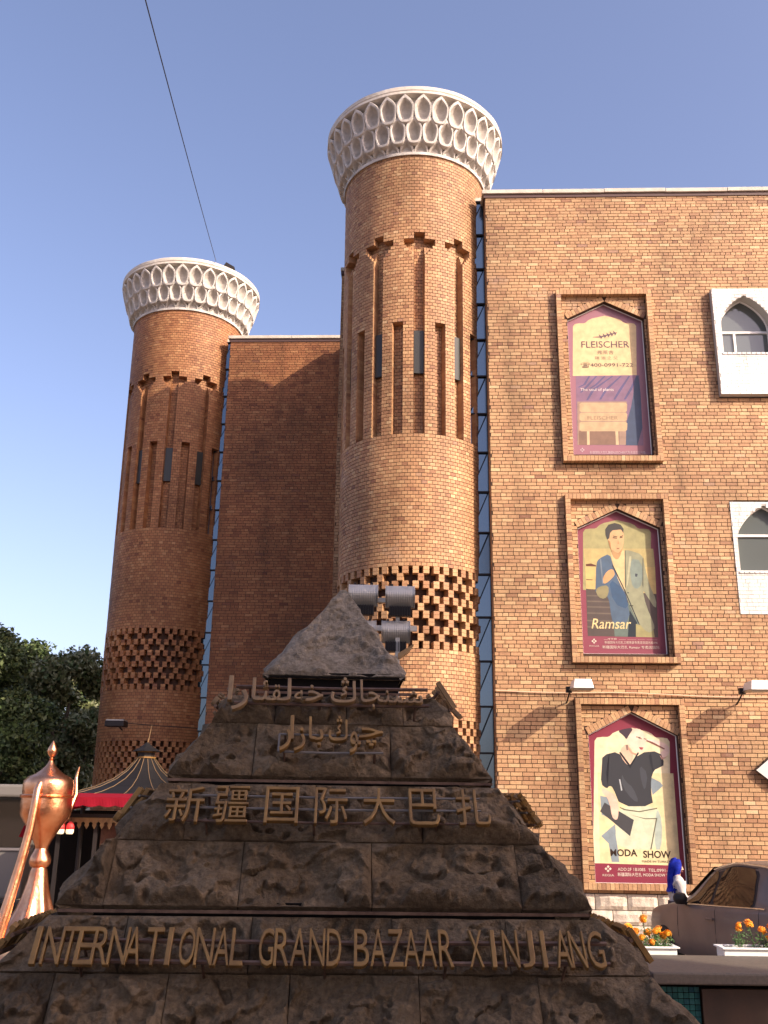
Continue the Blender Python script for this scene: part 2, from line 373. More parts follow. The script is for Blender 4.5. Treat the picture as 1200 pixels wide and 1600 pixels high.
# mortar backing with the poster recesses left open
mb = MB()
ss = sorted({0, SR} | {a for p in PN for a in p[:2]})
def bk(x0, x1, z0, z1, d=0.): mb.face([fH(x0, z0, d), fH(x1, z0, d), fH(x1, z1, d), fH(x0, z1, d)])
zbk = sorted({0, ROOF} | {z for p in PN for z in (p[2], p[4])} | {z for w_ in WN for z in w_[2:]})
for za_, zb_ in zip(zbk, zbk[1:]):
    zm = (za_ + zb_) / 2
    for a, b in spans(0, SR, [(p[0], p[1]) for p in PN if p[2] < zm < p[4]] + [(w_[0] + .1, w_[1] - .1) for w_ in WN if w_[2] < zm < w_[3]]): bk(a, b, za_, zb_)
for (pa, pb, z0, zs, za) in PN:
    m_ = (pa + pb) / 2
    mb.face([fH(pa, zs, 0), fH(m_, za, 0), fH(pa, za, 0)]); mb.face([fH(m_, za, 0), fH(pb, zs, 0), fH(pb, za, 0)])
    for (u, v) in (((pa, z0), (pa, zs)), ((pa, zs), (m_, za)), ((m_, za), (pb, zs)), ((pb, zs), (pb, z0)), ((pb, z0), (pa, z0))):
        mb.face([fH(u[0], u[1], 0), fH(v[0], v[1], 0), fH(v[0], v[1], -.17), fH(u[0], u[1], -.17)])
    mb.face([fH(pa, z0, -.17), fH(pb, z0, -.17), fH(pb, zs, -.17), fH(m_, za, -.17), fH(pa, zs, -.17)])
mb.build('mortar_face', MORTAR, hall)
# left return wall, with bricks, and the body of the block behind
mb = MB(); mb2 = MB()
def ret(z, q, d): return P0 + N * (-q) - S * d + UP * z       # d = proud to the left
for k in range(0, int(ROOF / CH)):
    for x0, x1, full in course_bricks(k, 0.012, 3.6):
        brick_box(mb, lambda a, z, d: P0 - N * a - S * d + UP * z, x1, x0, k * CH, (k + 1) * CH, -.004, .010, tone())
mb.build('return_brickwork', BRICK, hall, kind='stuff')
mb2.hexa([P0 - N * .18, P0 + S * SR - N * .18, P0 + S * SR - N * 14, P0 - N * 14] + [p + UP * ROOF for p in (P0 - N * .18, P0 + S * SR - N * .18, P0 + S * SR - N * 14, P0 - N * 14)])
mb2.face([fH(0, 0, 0), fH(0, 0, -.18), fH(0, ROOF, -.18), fH(0, ROOF, 0)][::-1])
# block behind the tower reaching left to the rear wing
q = [P0 - S * 3.86 - N * 3.5, P0 + S * .1 - N * 3.5, P0 + S * .1 - N * 7.7, P0 - S * 3.86 - N * 7.7]
mb2.hexa(q + [p + UP * ROOF for p in q])
mb2.build('wall', MORTAR, hall)
mb = MB()
for k in range(0, int(ROOF / CH)):
    for x0, x1, full in course_bricks(k, 3.5, 7.6):
        brick_box(mb, lambda a, z, d: P0 - S * (3.86 + d) - N * a + UP * z, x1, x0, k * CH, (k + 1) * CH, -.004, .010, tone())
    for x0, x1, full in course_bricks(k, -3.86, -.0):
        brick_box(mb, lambda a, z, d: P0 + S * a + N * (-3.5 + d) + UP * z, x0, x1, k * CH, (k + 1) * CH, -.004, .010, tone())
mb.build('side_brickwork', BRICK, hall, kind='stuff')
def coping(parent, P, s0, s1, d0, d1, z, th=.11, over=.08):
    mb = MB()
    n_ = max(1, int((s1 - s0) / 1.5)); w_ = (s1 - s0 + 2 * over) / n_
    for i in range(n_):
        a, b = s0 - over + i * w_ + .004, s0 - over + (i + 1) * w_ - .004
        q = [P + S * a + N * (d1 + over), P + S * b + N * (d1 + over), P + S * b + N * d0, P + S * a + N * d0]
        mb = MB(); dz = random.uniform(-.008, .008); mb.hexa([p + UP * (z + .08 + dz) for p in q] + [p + UP * (z + .08 + th + dz) for p in q]); mb.build('coping_slab', COPE, parent, bevel=.012)
    mb = MB(); q = [P + S * (s0 - .035) + N * (d1 + .035), P + S * (s1) + N * (d1 + .035), P + S * (s1) + N * d0, P + S * (s0 - .035) + N * d0]
    mb.hexa([p + UP * (z - .02) for p in q] + [p + UP * (z + .08) for p in q]); mb.build('eaves_band', DARKTRIM, parent)
coping(hall, P0, 0, SR, -.6, 0, ROOF)
coping(hall, P0, -3.86, -.6, -7.0, -3.5, ROOF, over=.05)

# brick surrounds of the poster recesses
def soldier(parent, fr, pn, P):
    fn = flat(P); a, b, z0, z1 = fr; mb = MB(); core = MB(); D = .15
    def cb(x0, x1, za, zb, d0, d1):
        core.hexa([fn(x0, za, d1), fn(x1, za, d1), fn(x1, za, d0), fn(x0, za, d0), fn(x0, zb, d1), fn(x1, zb, d1), fn(x1, zb, d0), fn(x0, zb, d0)])
    cb(a + .006, b - .006, z1 - .124, z1 - .006, 0, D - .006); cb(a + .006, b - .006, z0 + .006, z0 + .124, 0, D + .03)
    cb(a + .006, a + .114, z0 + .124, z1 - .124, 0, D - .006); cb(b - .114, b - .006, z0 + .124, z1 - .124, 0, D - .006)
    n_ = int(round((b - a) / CH)); w_ = (b - a) / n_
    for i in range(n_):
        for (za, zb, dd) in ((z1 - .13, z1, D), (z0, z0 + .13, D + .036)):
            brick_box(mb, fn, a + i * w_, a + (i + 1) * w_, za, zb, -.0, dd + rng.random() * .004, tone(), g=.004)
    n_ = int(round((z1 - z0 - .26) / CH)); h_ = (z1 - z0 - .26) / n_
    for i in range(n_):
        for (x0, x1) in ((a, a + .12), (b - .12, b)):
            za = z0 + .13 + i * h_; brick_box(mb, fn, x0, x1, za, za + h_, 0, D + rng.random() * .004, tone(), g=.004)
    # rowlock course along the pointed head
    pa, pb, pz0, ps, pp = pn; m_ = (pa + pb) / 2
    for (xa, za, xb, zb) in ((pa, ps, m_, pp), (m_, pp, pb, ps)):
        L_ = math.hypot(xb - xa, zb - za); n_ = int(L_ / .084); ux, uz = (xb - xa) / L_, (zb - za) / L_; nx, nz = -uz, ux
        for i in range(n_):
            t0, t1 = i * L_ / n_ + .004, (i + 1) * L_ / n_ - .004; h0, h1 = .004, .15
            P8 = []
            for hh in (h0, h1):
                for (tt, dd) in ((t0, .018), (t1, .018), (t1, 0), (t0, 0)): P8.append(fn(xa + ux * tt + nx * hh, za + uz * tt + nz * hh, dd))
            mb.hexa(P8, 0, tone(), skip=())
    mb.build('frame_brickwork', BRICK, parent, kind='stuff'); core.build('frame', MORTAR, parent)
for fr, pn in zip(FR, PN): soldier(hall, fr, pn, P0)

# white arched windows
def ogee(cx, hw, zb, zs, za, n=14):
    """outline of pointed arch opening, left bottom -> apex -> right bottom"""
    L = [(cx - hw, zb), (cx - hw, zs)]
    for i in range(1, n + 1):
        t = i / n; x = 1 - (1 - math.cos(t * math.pi / 2)) ** .9; z = math.sin(t * math.pi / 2) ** 1.05
        zz = zs + (za - zs) * (.80 * z + .20 * t ** 2.5)
        L.append((cx - hw * x if i < n else cx, zz))
    return L + [(2 * cx - x, z) for x, z in reversed(L[:-1])]
def arched_window(parent, P, box, cx, hw, zb, zs, za, D, mull, split):
    fn = flat(P); a, b, z0, z1 = box
    w_ = link('window', None, parent, fn(cx, zb, 0)); w_['label'] = 'pointed window in a white painted brick surround'
    ol = ogee(cx, hw, zb, zs, za)
    mb = MB(); n_ = len(ol)
    # front sheet of surround between opening and box, jambs
    bx = []
    for x, z in ol:
        bx.append((x, z))
    top = [(x, z) for x, z in ol]
    h_ = n_ // 2
    def fc(p): mb.face([fn(x, z, D) for x, z in p])
    fc([(a, z0), (b, z0), (b, zb), (a, zb)])
    L_, R_ = top[:h_ + 1], top[h_:]
    for p, q_ in zip(L_, L_[1:]): fc([(a, p[1]), p, q_, (a, q_[1])])
    for p, q_ in zip(R_, R_[1:]): fc([p, (b, p[1]), (b, q_[1]), q_])
    fc([(a, za), (b, za), (b, z1), (a, z1)])
    for p, q_ in zip(ol, ol[1:]): mb.face([fn(p[0], p[1], D), fn(q_[0], q_[1], D), fn(q_[0], q_[1], -.165), fn(p[0], p[1], -.165)][::-1])
    mb.face([fn(ol[0][0], zb, D), fn(ol[-1][0], zb, D), fn(ol[-1][0], zb, -.165), fn(ol[0][0], zb, -.165)])
    for (p, q_) in (((a, z0), (a, z1)), ((a, z1), (b, z1)), ((b, z1), (b, z0)), ((b, z0), (a, z0))):
        mb.face([fn(p[0], p[1], D), fn(q_[0], q_[1], D), fn(q_[0], q_[1], -.05), fn(p[0], p[1], -.05)])
    mb.build('surround', WMORT if D > .05 else WMORT, w_)
    bm_ = MB()
    k = 0; z = z0
    while z < z1 - .01:
        ze = min(z + CH, z1); zm = (z + ze) / 2; hol = []
        if zm > zb:
            xs = [x for x, zz in L_ if zz <= zm] ; 
            for p, q_ in zip(L_, L_[1:]):
                if p[1] <= zm <= q_[1] and q_[1] > p[1]:
                    xx = p[0] + (q_[0] - p[0]) * (zm - p[1]) / (q_[1] - p[1]); hol = [(xx - .01, 2 * cx - xx + .01)]
        for s0_, s1_ in spans(a, b, hol):
            for x0, x1, f_ in course_bricks(k, s0_, s1_, True): brick_box(bm_, fn, x0, x1, z, ze, D - .004, D + .008, tone(), g=.004)
        z = ze; k += 1
    # sill of upright bricks
    i = 0; x = cx - hw - .04
    while x < cx + hw + .04:
        brick_box(bm_, fn, x, x + .1, zb - .05, zb + .004, D, D + .03, tone(), g=.006); x += .11
    bm_.build('surround_brickwork', WHITEBRICK, w_, kind='stuff')
    gl = MB(); gl.face([fn(x, z, -.15) for x, z in ol]); gl.build('pane', GLASS, w_)
    fr = MB()
    for p, q_ in zip(ol, ol[1:]): fr.tube([fn(p[0], p[1], -.13), fn(q_[0], q_[1], -.13)], .028, 6)
    fr.box(fn(cx, mull, -.13), (2 * hw, .05, .05), rz=-aF)
    fr.box(fn(cx, zb + .025, -.13), (2 * hw, .05, .05), rz=-aF)
    for sx in split: fr.box(fn(sx, (zb + mull) / 2, -.13), (.05, .05, mull - zb), rz=-aF)
    fr.build('frame', WHITE, w_)
arched_window(hall, P0, (5.32, 6.85, 11.64, 14.38), 6.07, .59, 12.69, 13.45, 14.2, .17, 13.36, (5.85,))
arched_window(hall, P0, (5.31, 6.85, 6.53, 9.08), 6.05, .64, 7.48, 8.2, 9.0, .02, 8.33, ())

# pale rock-faced plinth
def rock_box(x0, x1, z0, z1, fn, d, nx=7, nz=4, seed=0):
    mb = MB(); P = []
    for j in range(nz + 1):
        row = []
        for i in range(nx + 1):
            u, v = i / nx, j / nz; x = x0 + (x1 - x0) * u; z = z0 + (z1 - z0) * v
            e = min(1, 5 * min(u, 1 - u) * (x1 - x0) / .5, 5 * min(v, 1 - v) * (z1 - z0) / .3)
            row.append(fn(x, z, d + .05 * e + .045 * e * noise.noise((x * 5 + seed, z * 5, seed))))
        P.append(row)
    mb.grid(P)
    a, b = P[0], P[-1]
    mb.face([fn(x0, z0, 0), fn(x1, z0, 0)] + a[::-1]); mb.face([fn(x1, z1, 0), fn(x0, z1, 0)] + b)
    mb.face([fn(x0, z1, 0), fn(x0, z0, 0)] + [r[0] for r in P]); mb.face([fn(x1, z0, 0), fn(x1, z1, 0)] + [r[-1] for r in P][::-1])
    return mb
for row, (z0, z1) in enumerate(((.02, .27), (.27, .55), (.55, .855))):
    x = -.35 - .2 * (row % 2)
    while x < SR:
        w_ = random.uniform(.5, .68); a_, b_ = max(x, 0), x + w_
        if b_ > .1: rock_box(a_ + .008, b_ - .008, z0 + .008, z1 - .008, fH, .03, seed=x * 3 + row).build('plinth_stone', STONEBASE, hall)
        x += w_

# ------------------------------------------------------------------ tinted glass strips
def glass_strip(P, label, zs, s0=-.42):
    t = thing('glass_strip', P + S * -.5 - N * .8, label, 'glass wall', 'glass strips beside the towers')
    fn = flat(P)
    for i, (a, b) in enumerate(zip(zs, zs[1:])):
        mb = MB(); ti = random.uniform(-.006, .006)
        mb.hexa([fn(s0, a + .02, -.45 + ti), fn(-.02, a + .02, -.45), fn(-.02, a + .02, -.48), fn(s0, a + .02, -.48), fn(s0, b - .02, -.8), fn(-.02, b - .02, -.45 + ti), fn(-.02, b - .02, -.48), fn(s0, b - .02, -.48)])
        mb.build('pane', BLUEGLASS, t)
        mb = MB(); mb.box(fn((s0) / 2, b, -.45), (-s0, .06, .035), rz=-aF); mb.build('transom', DARKMETAL, t)
    mb = MB(); mb.box(fn(s0 / 2, zs[-1] + .06, -.55), (-s0, .25, .1), rz=-aF); mb.build('cap_strip', COPE, t)
    mb = MB(); mb.box(fn(s0 / 2, zs[-1] / 2, -.53), (-s0, .02, zs[-1]), rz=-aF); mb.build('backing', DARKMETAL, t)
    return t
ZS = [0.05] + [round(17.30 - .98 * i, 3) for i in range(17, -1, -1)]
glass_strip(P0, 'narrow dark glass strip between the nearer tower and the sunlit hall', ZS)
glass_strip(PL, 'narrow blue glass strip between the farther tower and the shaded rear wing', ZS)

# ------------------------------------------------------------------ rear wing
wing = thing('building_wing', PL + S * 2 - N * 2, 'plain windowless brick wing in shade, set back between the two towers', 'building')
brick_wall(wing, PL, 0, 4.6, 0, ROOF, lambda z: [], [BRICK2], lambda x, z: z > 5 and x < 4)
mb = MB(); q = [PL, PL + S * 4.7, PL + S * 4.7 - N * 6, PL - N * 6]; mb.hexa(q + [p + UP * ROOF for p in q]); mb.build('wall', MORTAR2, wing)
mb = MB()
for k in range(0, int(ROOF / CH)):
    for x0, x1, full in course_bricks(k, 0.012, 3.6):
        brick_box(mb, lambda a, z, d: PL - N * a - S * d + UP * z, x1, x0, k * CH, (k + 1) * CH, -.004, .010, tone())
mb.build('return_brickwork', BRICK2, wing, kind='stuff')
coping(wing, PL, 0, 4.0, -.6, 0, ROOF)

# ------------------------------------------------------------------ towers
NH = 88; TOPZ = 18.04
def Rz(z): return 1.735 + (z - 5.7) / 12.3 * .085
A0 = R(4.65)                                   # direction of the first slot, from the wall normal
def tower_depth(h, k):
    """recess depth for half-header index h (0..2NH-1) at course k, h=0 is the centre of a slot"""
    q = (h + 8) % 16 - 8                       # position inside the 4-header (lower) / 8-header period -> 16 halves
    q4 = (h + 4) % 8 - 4
    c = q + .5; c4 = q4 + .5
    if 123 <= k < 156 and abs(c4) < 2: 
        return .2
    if abs(c) < 2 and 123 <= k < 184: return .2
    if k in (180, 181) and abs(c) < 6: return .2
    if k in (182, 183) and abs(c) < 2: return .2
    hw = {179: 5.0, 178: 4.0, 177: 3.0}.get(k)
    if 176 <= k < 180 and abs(c) < 5 - (179 - k) * .9: return .15 * (k - 175) / 5
    return 0
def build_tower(P, label, near, BM, MM):
    C0 = P + S * -1.784 - N * 1.35
    t = thing('brick_tower', C0, label, 'tower', 'round brick towers')
    def fn(th, z, d):
        r = Rz(z) + d; return C0 + (N * math.cos(th) + S * math.sin(th)) * r + UP * z
    bw = MB(); back = MB(); K = int(TOPZ / CH)
    hA = math.pi / NH                           # half header angle
    B1, B2 = range(66, 87), range(33, 49)
    def vis(th): 
        th = (th + math.pi) % (2 * math.pi) - math.pi
        return -1.95 < th < 1.75
    for k in range(K + 1):
        za, zb = k * CH, min((k + 1) * CH, TOPZ)
        if k in B1 or k in B2:
            for h in range(2 * NH):
                t0, t1 = A0 + h * hA, A0 + (h + 1) * hA
                back.face([fn(t0, za, -.17), fn(t1, za, -.17), fn(t1, zb, -.17), fn(t0, zb, -.17)], 2, .2 + .3 * random.random())
            if k in (66, 33):
                for h in range(2 * NH):
                    t0, t1 = A0 + h * hA, A0 + (h + 1) * hA; back.face([fn(t0, za, -.17), fn(t0, za, .004), fn(t1, za, .004), fn(t1, za, -.17)], 1, .5)
            if k in (86, 48):
                for h in range(2 * NH):
                    t0, t1 = A0 + h * hA, A0 + (h + 1) * hA; back.face([fn(t0, zb, -.17), fn(t1, zb, -.17), fn(t1, zb, .004), fn(t0, zb, .004)], 1, .5)
            continue
        dep = [tower_depth(h, k) for h in range(2 * NH)]
        dn = [tower_depth(h, k + 1) if (k + 1 not in B1) else 0 for h in range(2 * NH)]
        for h in range(2 * NH):
            t0, t1 = A0 + h * hA, A0 + (h + 1) * hA; d = -dep[h]
            back.face([fn(t0, za, d), fn(t1, za, d), fn(t1, zb, d), fn(t0, zb, d)], 0)
            d2 = -dep[(h + 1) % (2 * NH)]
            if abs(d - d2) > 1e-6: back.face([fn(t1, za, d), fn(t1, za, d2), fn(t1, zb, d2), fn(t1, zb, d)], 1, tone())
            d3 = -dn[h]
            if abs(d - d3) > 1e-6: back.face([fn(t0, zb, d), fn(t1, zb, d), fn(t1, zb, d3), fn(t0, zb, d3)], 1, .4)
        # bricks: runs of equal depth
        off = k % 2
        h = NH
        while h < 3 * NH:
            L_ = 1 if (h + off) % 2 else 2
            if L_ == 2 and (h + 1 >= 3 * NH or dep[(h + 1) % (2 * NH)] != dep[h % (2 * NH)]): L_ = 1
            th = A0 + h * hA
            if vis(th):
                d = -dep[h % (2 * NH)]; t0, t1 = th, th + L_ * hA; g = .0055 / 1.8; pr = .009 + .004 * random.random()
                p8 = [fn(t0 + g, za + .0065, d + pr), fn(t1 - g, za + .0065, d + pr), fn(t1 - g, za + .0065, d - .004), fn(t0 + g, za + .0065, d - .004)]
                p8 += [fn(t0 + g, zb - .0065, d + pr), fn(t1 - g, zb - .0065, d + pr), fn(t1 - g, zb - .0065, d - .004), fn(t0 + g, zb - .0065, d - .004)]
                bw.hexa(p8, 0, tone(), skip=(4,))
            h += L_
    # pierced bands: blocks standing out of the dark recess
    a48 = 2 * math.pi / 48
    blk = MB(); hw_, rows = .066, 11; zb0 = 66 * CH; rh = 21 * CH / rows
    def block(mbx, th, z0, z1, hw=.066, pr=.0):
        for (u, v) in ((z0, (z0 + z1) / 2), ((z0 + z1) / 2, z1)):
            r = Rz(5.7); tx = Vector((0, 0, 0)); cc = N * math.cos(th) + S * math.sin(th); tt = S * math.cos(th) - N * math.sin(th)
            def q_(x, z, d): return C0 + cc * (Rz(z) + d) + tt * x + UP * z
            mbx.hexa([q_(-hw, u + .003, pr), q_(hw, u + .003, pr), q_(hw, u + .003, -.18), q_(-hw, u + .003, -.18), q_(-hw, v - .003, pr), q_(hw, v - .003, pr), q_(hw, v - .003, -.18), q_(-hw, v - .003, -.18)], 0, tone(), skip=(4,))
    # one shared block mesh, copied round the band
    sh = MB()
    for (u, v) in ((0, rh / 2), (rh / 2, rh)): sh.hexa([(-.066, 0, u + .003), (.066, 0, u + .003), (.066, .2, u + .003), (-.066, .2, u + .003), (-.066, 0, v - .003), (.066, 0, v - .003), (.066, .2, v - .003), (-.066, .2, v - .003)], skip=(4,))
    shm = sh.mesh('projecting_block', BM)
    for r_ in range(rows):
        z0 = zb0 + r_ * rh
        for j in range(48):
            if r_ % 2 == 0: th = R(2.8) + j * a48
            else:
                if j % 2: continue
                th = R(2.8) + (j + .5 + (1 if (r_ // 2) % 2 else 0)) * a48
            tn = (th + math.pi) % (2 * math.pi) - math.pi
            if not vis(th): continue
            pr = .012 + .012 * random.random()
            if near and -1.4 < tn < 1.3:
                cc = N * math.cos(th) + S * math.sin(th); p = C0 + cc * (Rz(z0) + pr) + UP * z0
                link('projecting_block', shm, t, p, rot=(0, 0, math.atan2(cc.y, cc.x) + math.pi / 2))
            else: block(blk, th, z0, z0 + rh, pr=pr)
    zb0 = 33 * CH; rh2 = 16 * CH / 9
    for r_ in range(9):
        z0 = zb0 + r_ * rh2
        for j in range(48):
            th = R(2.8) + (j + (.5 if r_ % 2 else 0)) * a48
            if vis(th): block(blk, th, z0, z0 + rh2, hw=.062, pr=.01)
    blk.build('projecting_brickwork', BM, t, kind='stuff')
    bw.build('brickwork', BM, t, kind='stuff'); back.build('shaft', [MM, BM, MM], t)
    # slit windows in every second slot
    for j in range(-2, 4):
        th = A0 + j * 8 * 2 * hA
        zt, zq = 13.22, 12.12
        mb = MB(); x = 1.9 * hA
        mb.hexa([fn(th - x, zq, -.09), fn(th + x, zq, -.09), fn(th + x, zq, -.14), fn(th - x, zq, -.14), fn(th - x, zt, -.09), fn(th + x, zt, -.09), fn(th + x, zt, -.14), fn(th - x, zt, -.14)])
        mb.build('window', SLITGLASS, t)
    # ---- capital of three tiers of scooped niches
    cap = link('capital', None, t, C0 + UP * TOPZ)
    core = MB(); core.lathe([(Rz(TOPZ) - .02, 0), (Rz(TOPZ) + .055, -.02), (Rz(TOPZ) + .065, .05), (1.80, .08), (1.86, .3), (1.93, .6), (2.03, .9), (2.17, 1.36), (2.24, 1.38), (2.24, 1.5)], n=96)
    o = link('core', core.mesh('core', CAPM, smooth=True), cap, (0, 0, 0), world=False); sharp(o.data)
    rim = MB(); rim.lathe([(2.2, 1.38), (2.35, 1.40), (2.37, 1.415), (2.37, 1.48), (2.335, 1.495), (2.345, 1.51), (2.36, 1.525), (2.365, 1.615), (2.33, 1.65), (1.2, 1.72)], n=128)
    v = np.array(rim.v); 
    rim.v = [(x * (1 + .006 * noise.noise((x * 2, y * 2, z * 6))), y * (1 + .006 * noise.noise((x * 2, y * 2, z * 6))), z + .012 * noise.noise((x * 1.5, y * 1.5, 3 + z))) for x, y, z in rim.v]
    o = link('rim', rim.mesh('rim', RIM, smooth=True), cap, (0, 0, 0), world=False); sharp(o.data, 30)
    def niche_mesh(z0, z1, r0, r1, n=32, wf=1.0):
        mb = MB(); hwid = math.pi / n * wf; NP = 28
        def outline(s_, k_):
            a = 2 * math.pi * s_; x = math.sin(a); v = -math.cos(a)                 # v -1 bottom .. 1 top
            if v > .12: x = math.copysign(1 - ((v - .12) / .88) ** 1.9, x) if 0 < s_ < 1 else 0
            else: x = math.copysign(min(1, abs(x) ** .55), x)
            return x * k_, v * (k_ if v < 0 else 1 - (1 - k_) * 1.25)
        def pt(x, v, d):
            vv = (v + 1) / 2; z = z0 + (z1 - z0) * vv; r = r0 + (r1 - r0) * vv ** .9 + d; th = x * hwid
            return (r * math.sin(th), -r * math.cos(th), z)
        rings = []
        for (k_, d) in ((1.0, -.13), (1.0, 0), (.95, .022), (.80, .018), (.76, -.02), (.66, -.085), (.46, -.14), (.24, -.165)):
            rings.append([pt(*outline(i / NP, k_), d) for i in range(NP)])
        i0 = len(mb.v)
        for r in rings: mb.v += r
        for k_ in range(len(rings) - 1):
            for i in range(NP):
                a, b = i0 + k_ * NP + i, i0 + k_ * NP + (i + 1) % NP
                mb.f.append((a, b, b + NP, a + NP)); mb.m.append(1 if k_ >= 4 else 0); mb.t.append(0)
        mb.f.append(tuple(i0 + (len(rings) - 1) * NP + i for i in range(NP))); mb.m.append(1); mb.t.append(0)
        me = mb.mesh('niche', [CAPM, SCOOP], smooth=True); sharp(me, 38); return me
    tiers = [((.70, 1.41, 2.15, 2.345), 0), ((.20, .88, 1.99, 2.17), .5), ((-.30, .37, 1.60, 2.01), 0)]
    for (z0, z1, r0, r1), ph in tiers:
        me = niche_mesh(z0, z1, r0, r1)
        for j in range(32):
            a = (j + ph) * 2 * math.pi / 32
            link('niche', me, cap, (0, 0, 0), rot=(0, 0, a + R(3.4)), world=False)
    return t, C0
tw1, C1 = build_tower(P0, 'nearer and taller looking round brick tower, its slotted shaft in full sun', True, BRICK_T, MORTAR)
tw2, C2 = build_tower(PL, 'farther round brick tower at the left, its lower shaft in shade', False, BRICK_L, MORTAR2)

# ------------------------------------------------------------------ posters (flat print)
PC = {}
def pc(hexs):
    if hexs not in PC: 
        c_ = lin(hexs); PC[hexs] = mat('print_' + hexs, tuple(x * .80 for x in c_[:3]), .42, spec=.3, col2=tuple(x * .60 + .01 for x in c_[:3]), vscale=5.5, vdetail=8)
    return PC[hexs]
class Poster:
    def __init__(s, idx, label, bgm, crop, corners):
        """crop = pixel frame of drawing; corners: drawing coords of bottom-left, bottom-right, shoulders, apex -> poster"""
        s.pn = PN[idx]; pa, pb, z0, zs, za = s.pn; s.pa, s.pb, s.z0 = pa, pb, z0; s.d = -.135
        s.t = thing('poster', fH((pa + pb) / 2, z0, -.1), label, 'poster', 'posters in the brick frames of the hall')
        m_ = (pa + pb) / 2; mb = MB(); ol = [(pa + .01, z0 + .01), (pb - .01, z0 + .01), (pb - .01, zs), (m_, za - .01), (pa + .01, zs)]
        f = [fH(x, z, -.135) for x, z in ol]; b = [fH(x, z, -.158) for x, z in ol]
        mb.face(f); mb.face(b[::-1])
        for i in range(5): mb.face([f[i], b[i], b[(i + 1) % 5], f[(i + 1) % 5]])
        mb.build('board', bgm, s.t)
        tr = MB()
        for p, q_ in zip(ol, ol[1:] + ol[:1]): tr.tube([fH(p[0], p[1], -.13), fH(q_[0], q_[1], -.13)], .014, 5)
        tr.build('trim', WHITE, s.t)
        s.mb = MB(); s.mats = []; s.lay = 0; s.crn = corners; s.tx = MB(); s.tm = []
    def uv(s, x, y):
        # perspective-free bilinear mapping from the drawing frame to the board
        (x0, y0), (x1, y1), (x2, y2), (x3, y3) = s.crn     # bottom-left, bottom-right, right shoulder, left shoulder
        v = (y0 + (y1 - y0) * .5 - y) / ((y0 + y1) / 2 - (y2 + y3) / 2)
        xl = x0 + (x3 - x0) * v; xr = x1 + (x2 - x1) * v; u = (x - xl) / (xr - xl)
        return s.pa + (s.pb - s.pa) * u, s.z0 + (s.pn[3] - s.z0) * v
    def mi(s, c, lst):
        m = pc(c) if isinstance(c, str) else c
        if m not in lst: lst.append(m)
        return lst.index(m)
    def poly(s, pts, c, smooth=0):
        s.lay += 1; d = -.134 + s.lay * .00012
        q_ = [s.uv(*p) for p in pts]
        if smooth:
            r = []
            for i in range(len(q_)):
                a, b = q_[i], q_[(i + 1) % len(q_)]; r += [(a[0] * .75 + b[0] * .25, a[1] * .75 + b[1] * .25), (a[0] * .25 + b[0] * .75, a[1] * .25 + b[1] * .75)]
            q_ = r
        s.mb.face([fH(x, z, d) for x, z in q_][::-1], s.mi(c, s.mats))
    def text(s, tx, x0, x1, yb, yt, c, bold=0, shear=0):
        a = s.uv(x0, yb); b = s.uv(x1, yt); d = -.134 + s.lay * .00012 + .0008
        mb = MB(); put_text(mb, tx, fH(0, 0, d), S, UP, N, a[0], b[0], a[1], b[1], 0, bold, shear); mb.build('lettering', pc(c), s.t, kind='stuff')
    def done(s):
        s.mb.build('picture', s.mats, s.t)
def cusped(x0, x1, yb, ys, ya):
    """scalloped head of the picture area"""
    m_ = (x0 + x1) / 2; w = x1 - x0; pts = [(x1, yb), (x0, yb)]
    L = [(x0, ys), (x0 + .03 * w, ys - .12 * (ys - ya) * 2), (x0 + .10 * w, ys - .30 * (ys - ya)), (x0 + .17 * w, ys - .30 * (ys - ya)), (x0 + .20 * w, ys - .36 * (ys - ya)), (x0 + .24 * w, ys - .58 * (ys - ya)), (x0 + .31 * w, ys - .76 * (ys - ya)), (x0 + .38 * w, ys - .84 * (ys - ya)), (m_, ya)]
    return pts + L + [(2 * m_ - x, y) for x, y in reversed(L[:-1])]
def logo(p, cx, cy, r, c='E8D9C8'):
    for dx, dy in ((0, -1), (0, 1), (-1, 0), (1, 0)):
        x, y = cx + dx * r * .62, cy + dy * r * .62; h = r * .42
        p.poly([(x - h, y), (x, y - h), (x + h, y), (x, y + h)], c)

# 1: lavender field, in the drawing coordinates of a 1100 x 1600 view
p = Poster(0, 'faded mauve and cream poster of a lavender field, topmost of the three', MAROONF, None, ((285, 1415), (890, 1420), (825, 370), (230, 360)))
p.poly(cusped(282, 778, 800, 405, 318), 'EBCF9C')
p.poly([(305, 800), (800, 795), (825, 1335), (318, 1330)], '8F7088')
for (a, b, c_, d) in ((330, 420, 312, 890), (385, 500, 330, 930), (450, 560, 400, 900), (510, 620, 380, 990), (575, 665, 480, 985), (640, 715, 590, 985), (700, 765, 670, 985)):
    p.poly([(a + 75, 802), (a + 88, 802), (c_ + 70, 850 + (d - 850) * .45), (c_ + 22, d), (c_ + 6, d), (c_ + 52, 850 + (d - 850) * .4)], '655E84')
p.poly([(765, 800), (800, 797), (824, 1335), (640, 1333), (700, 1150), (745, 1000)], '4E5A74', 1)
p.poly([(318, 1000), (700, 1000), (690, 1330), (320, 1330)], 'A98D7C')
p.poly([(330, 1225), (640, 1225), (640, 1330), (330, 1330)], '8E7160')
for y0, y1 in ((1010, 1082), (1086, 1150), (1156, 1228)):
    p.poly([(335, y0 + 8), (350, y0), (690, y0), (703, y0 + 12), (700, y1 - 10), (685, y1), (350, y1), (335, y1 - 12)], 'CDB08A')
p.poly([(392, 1228), (412, 1228), (414, 1330), (394, 1330)], 'D8BE98'); p.poly([(610, 1228), (632, 1228), (636, 1330), (614, 1330)], 'D8BE98')
p.poly([(440, 490), (490, 486), (625, 452), (628, 458), (500, 496), (440, 494)], '7A6266')
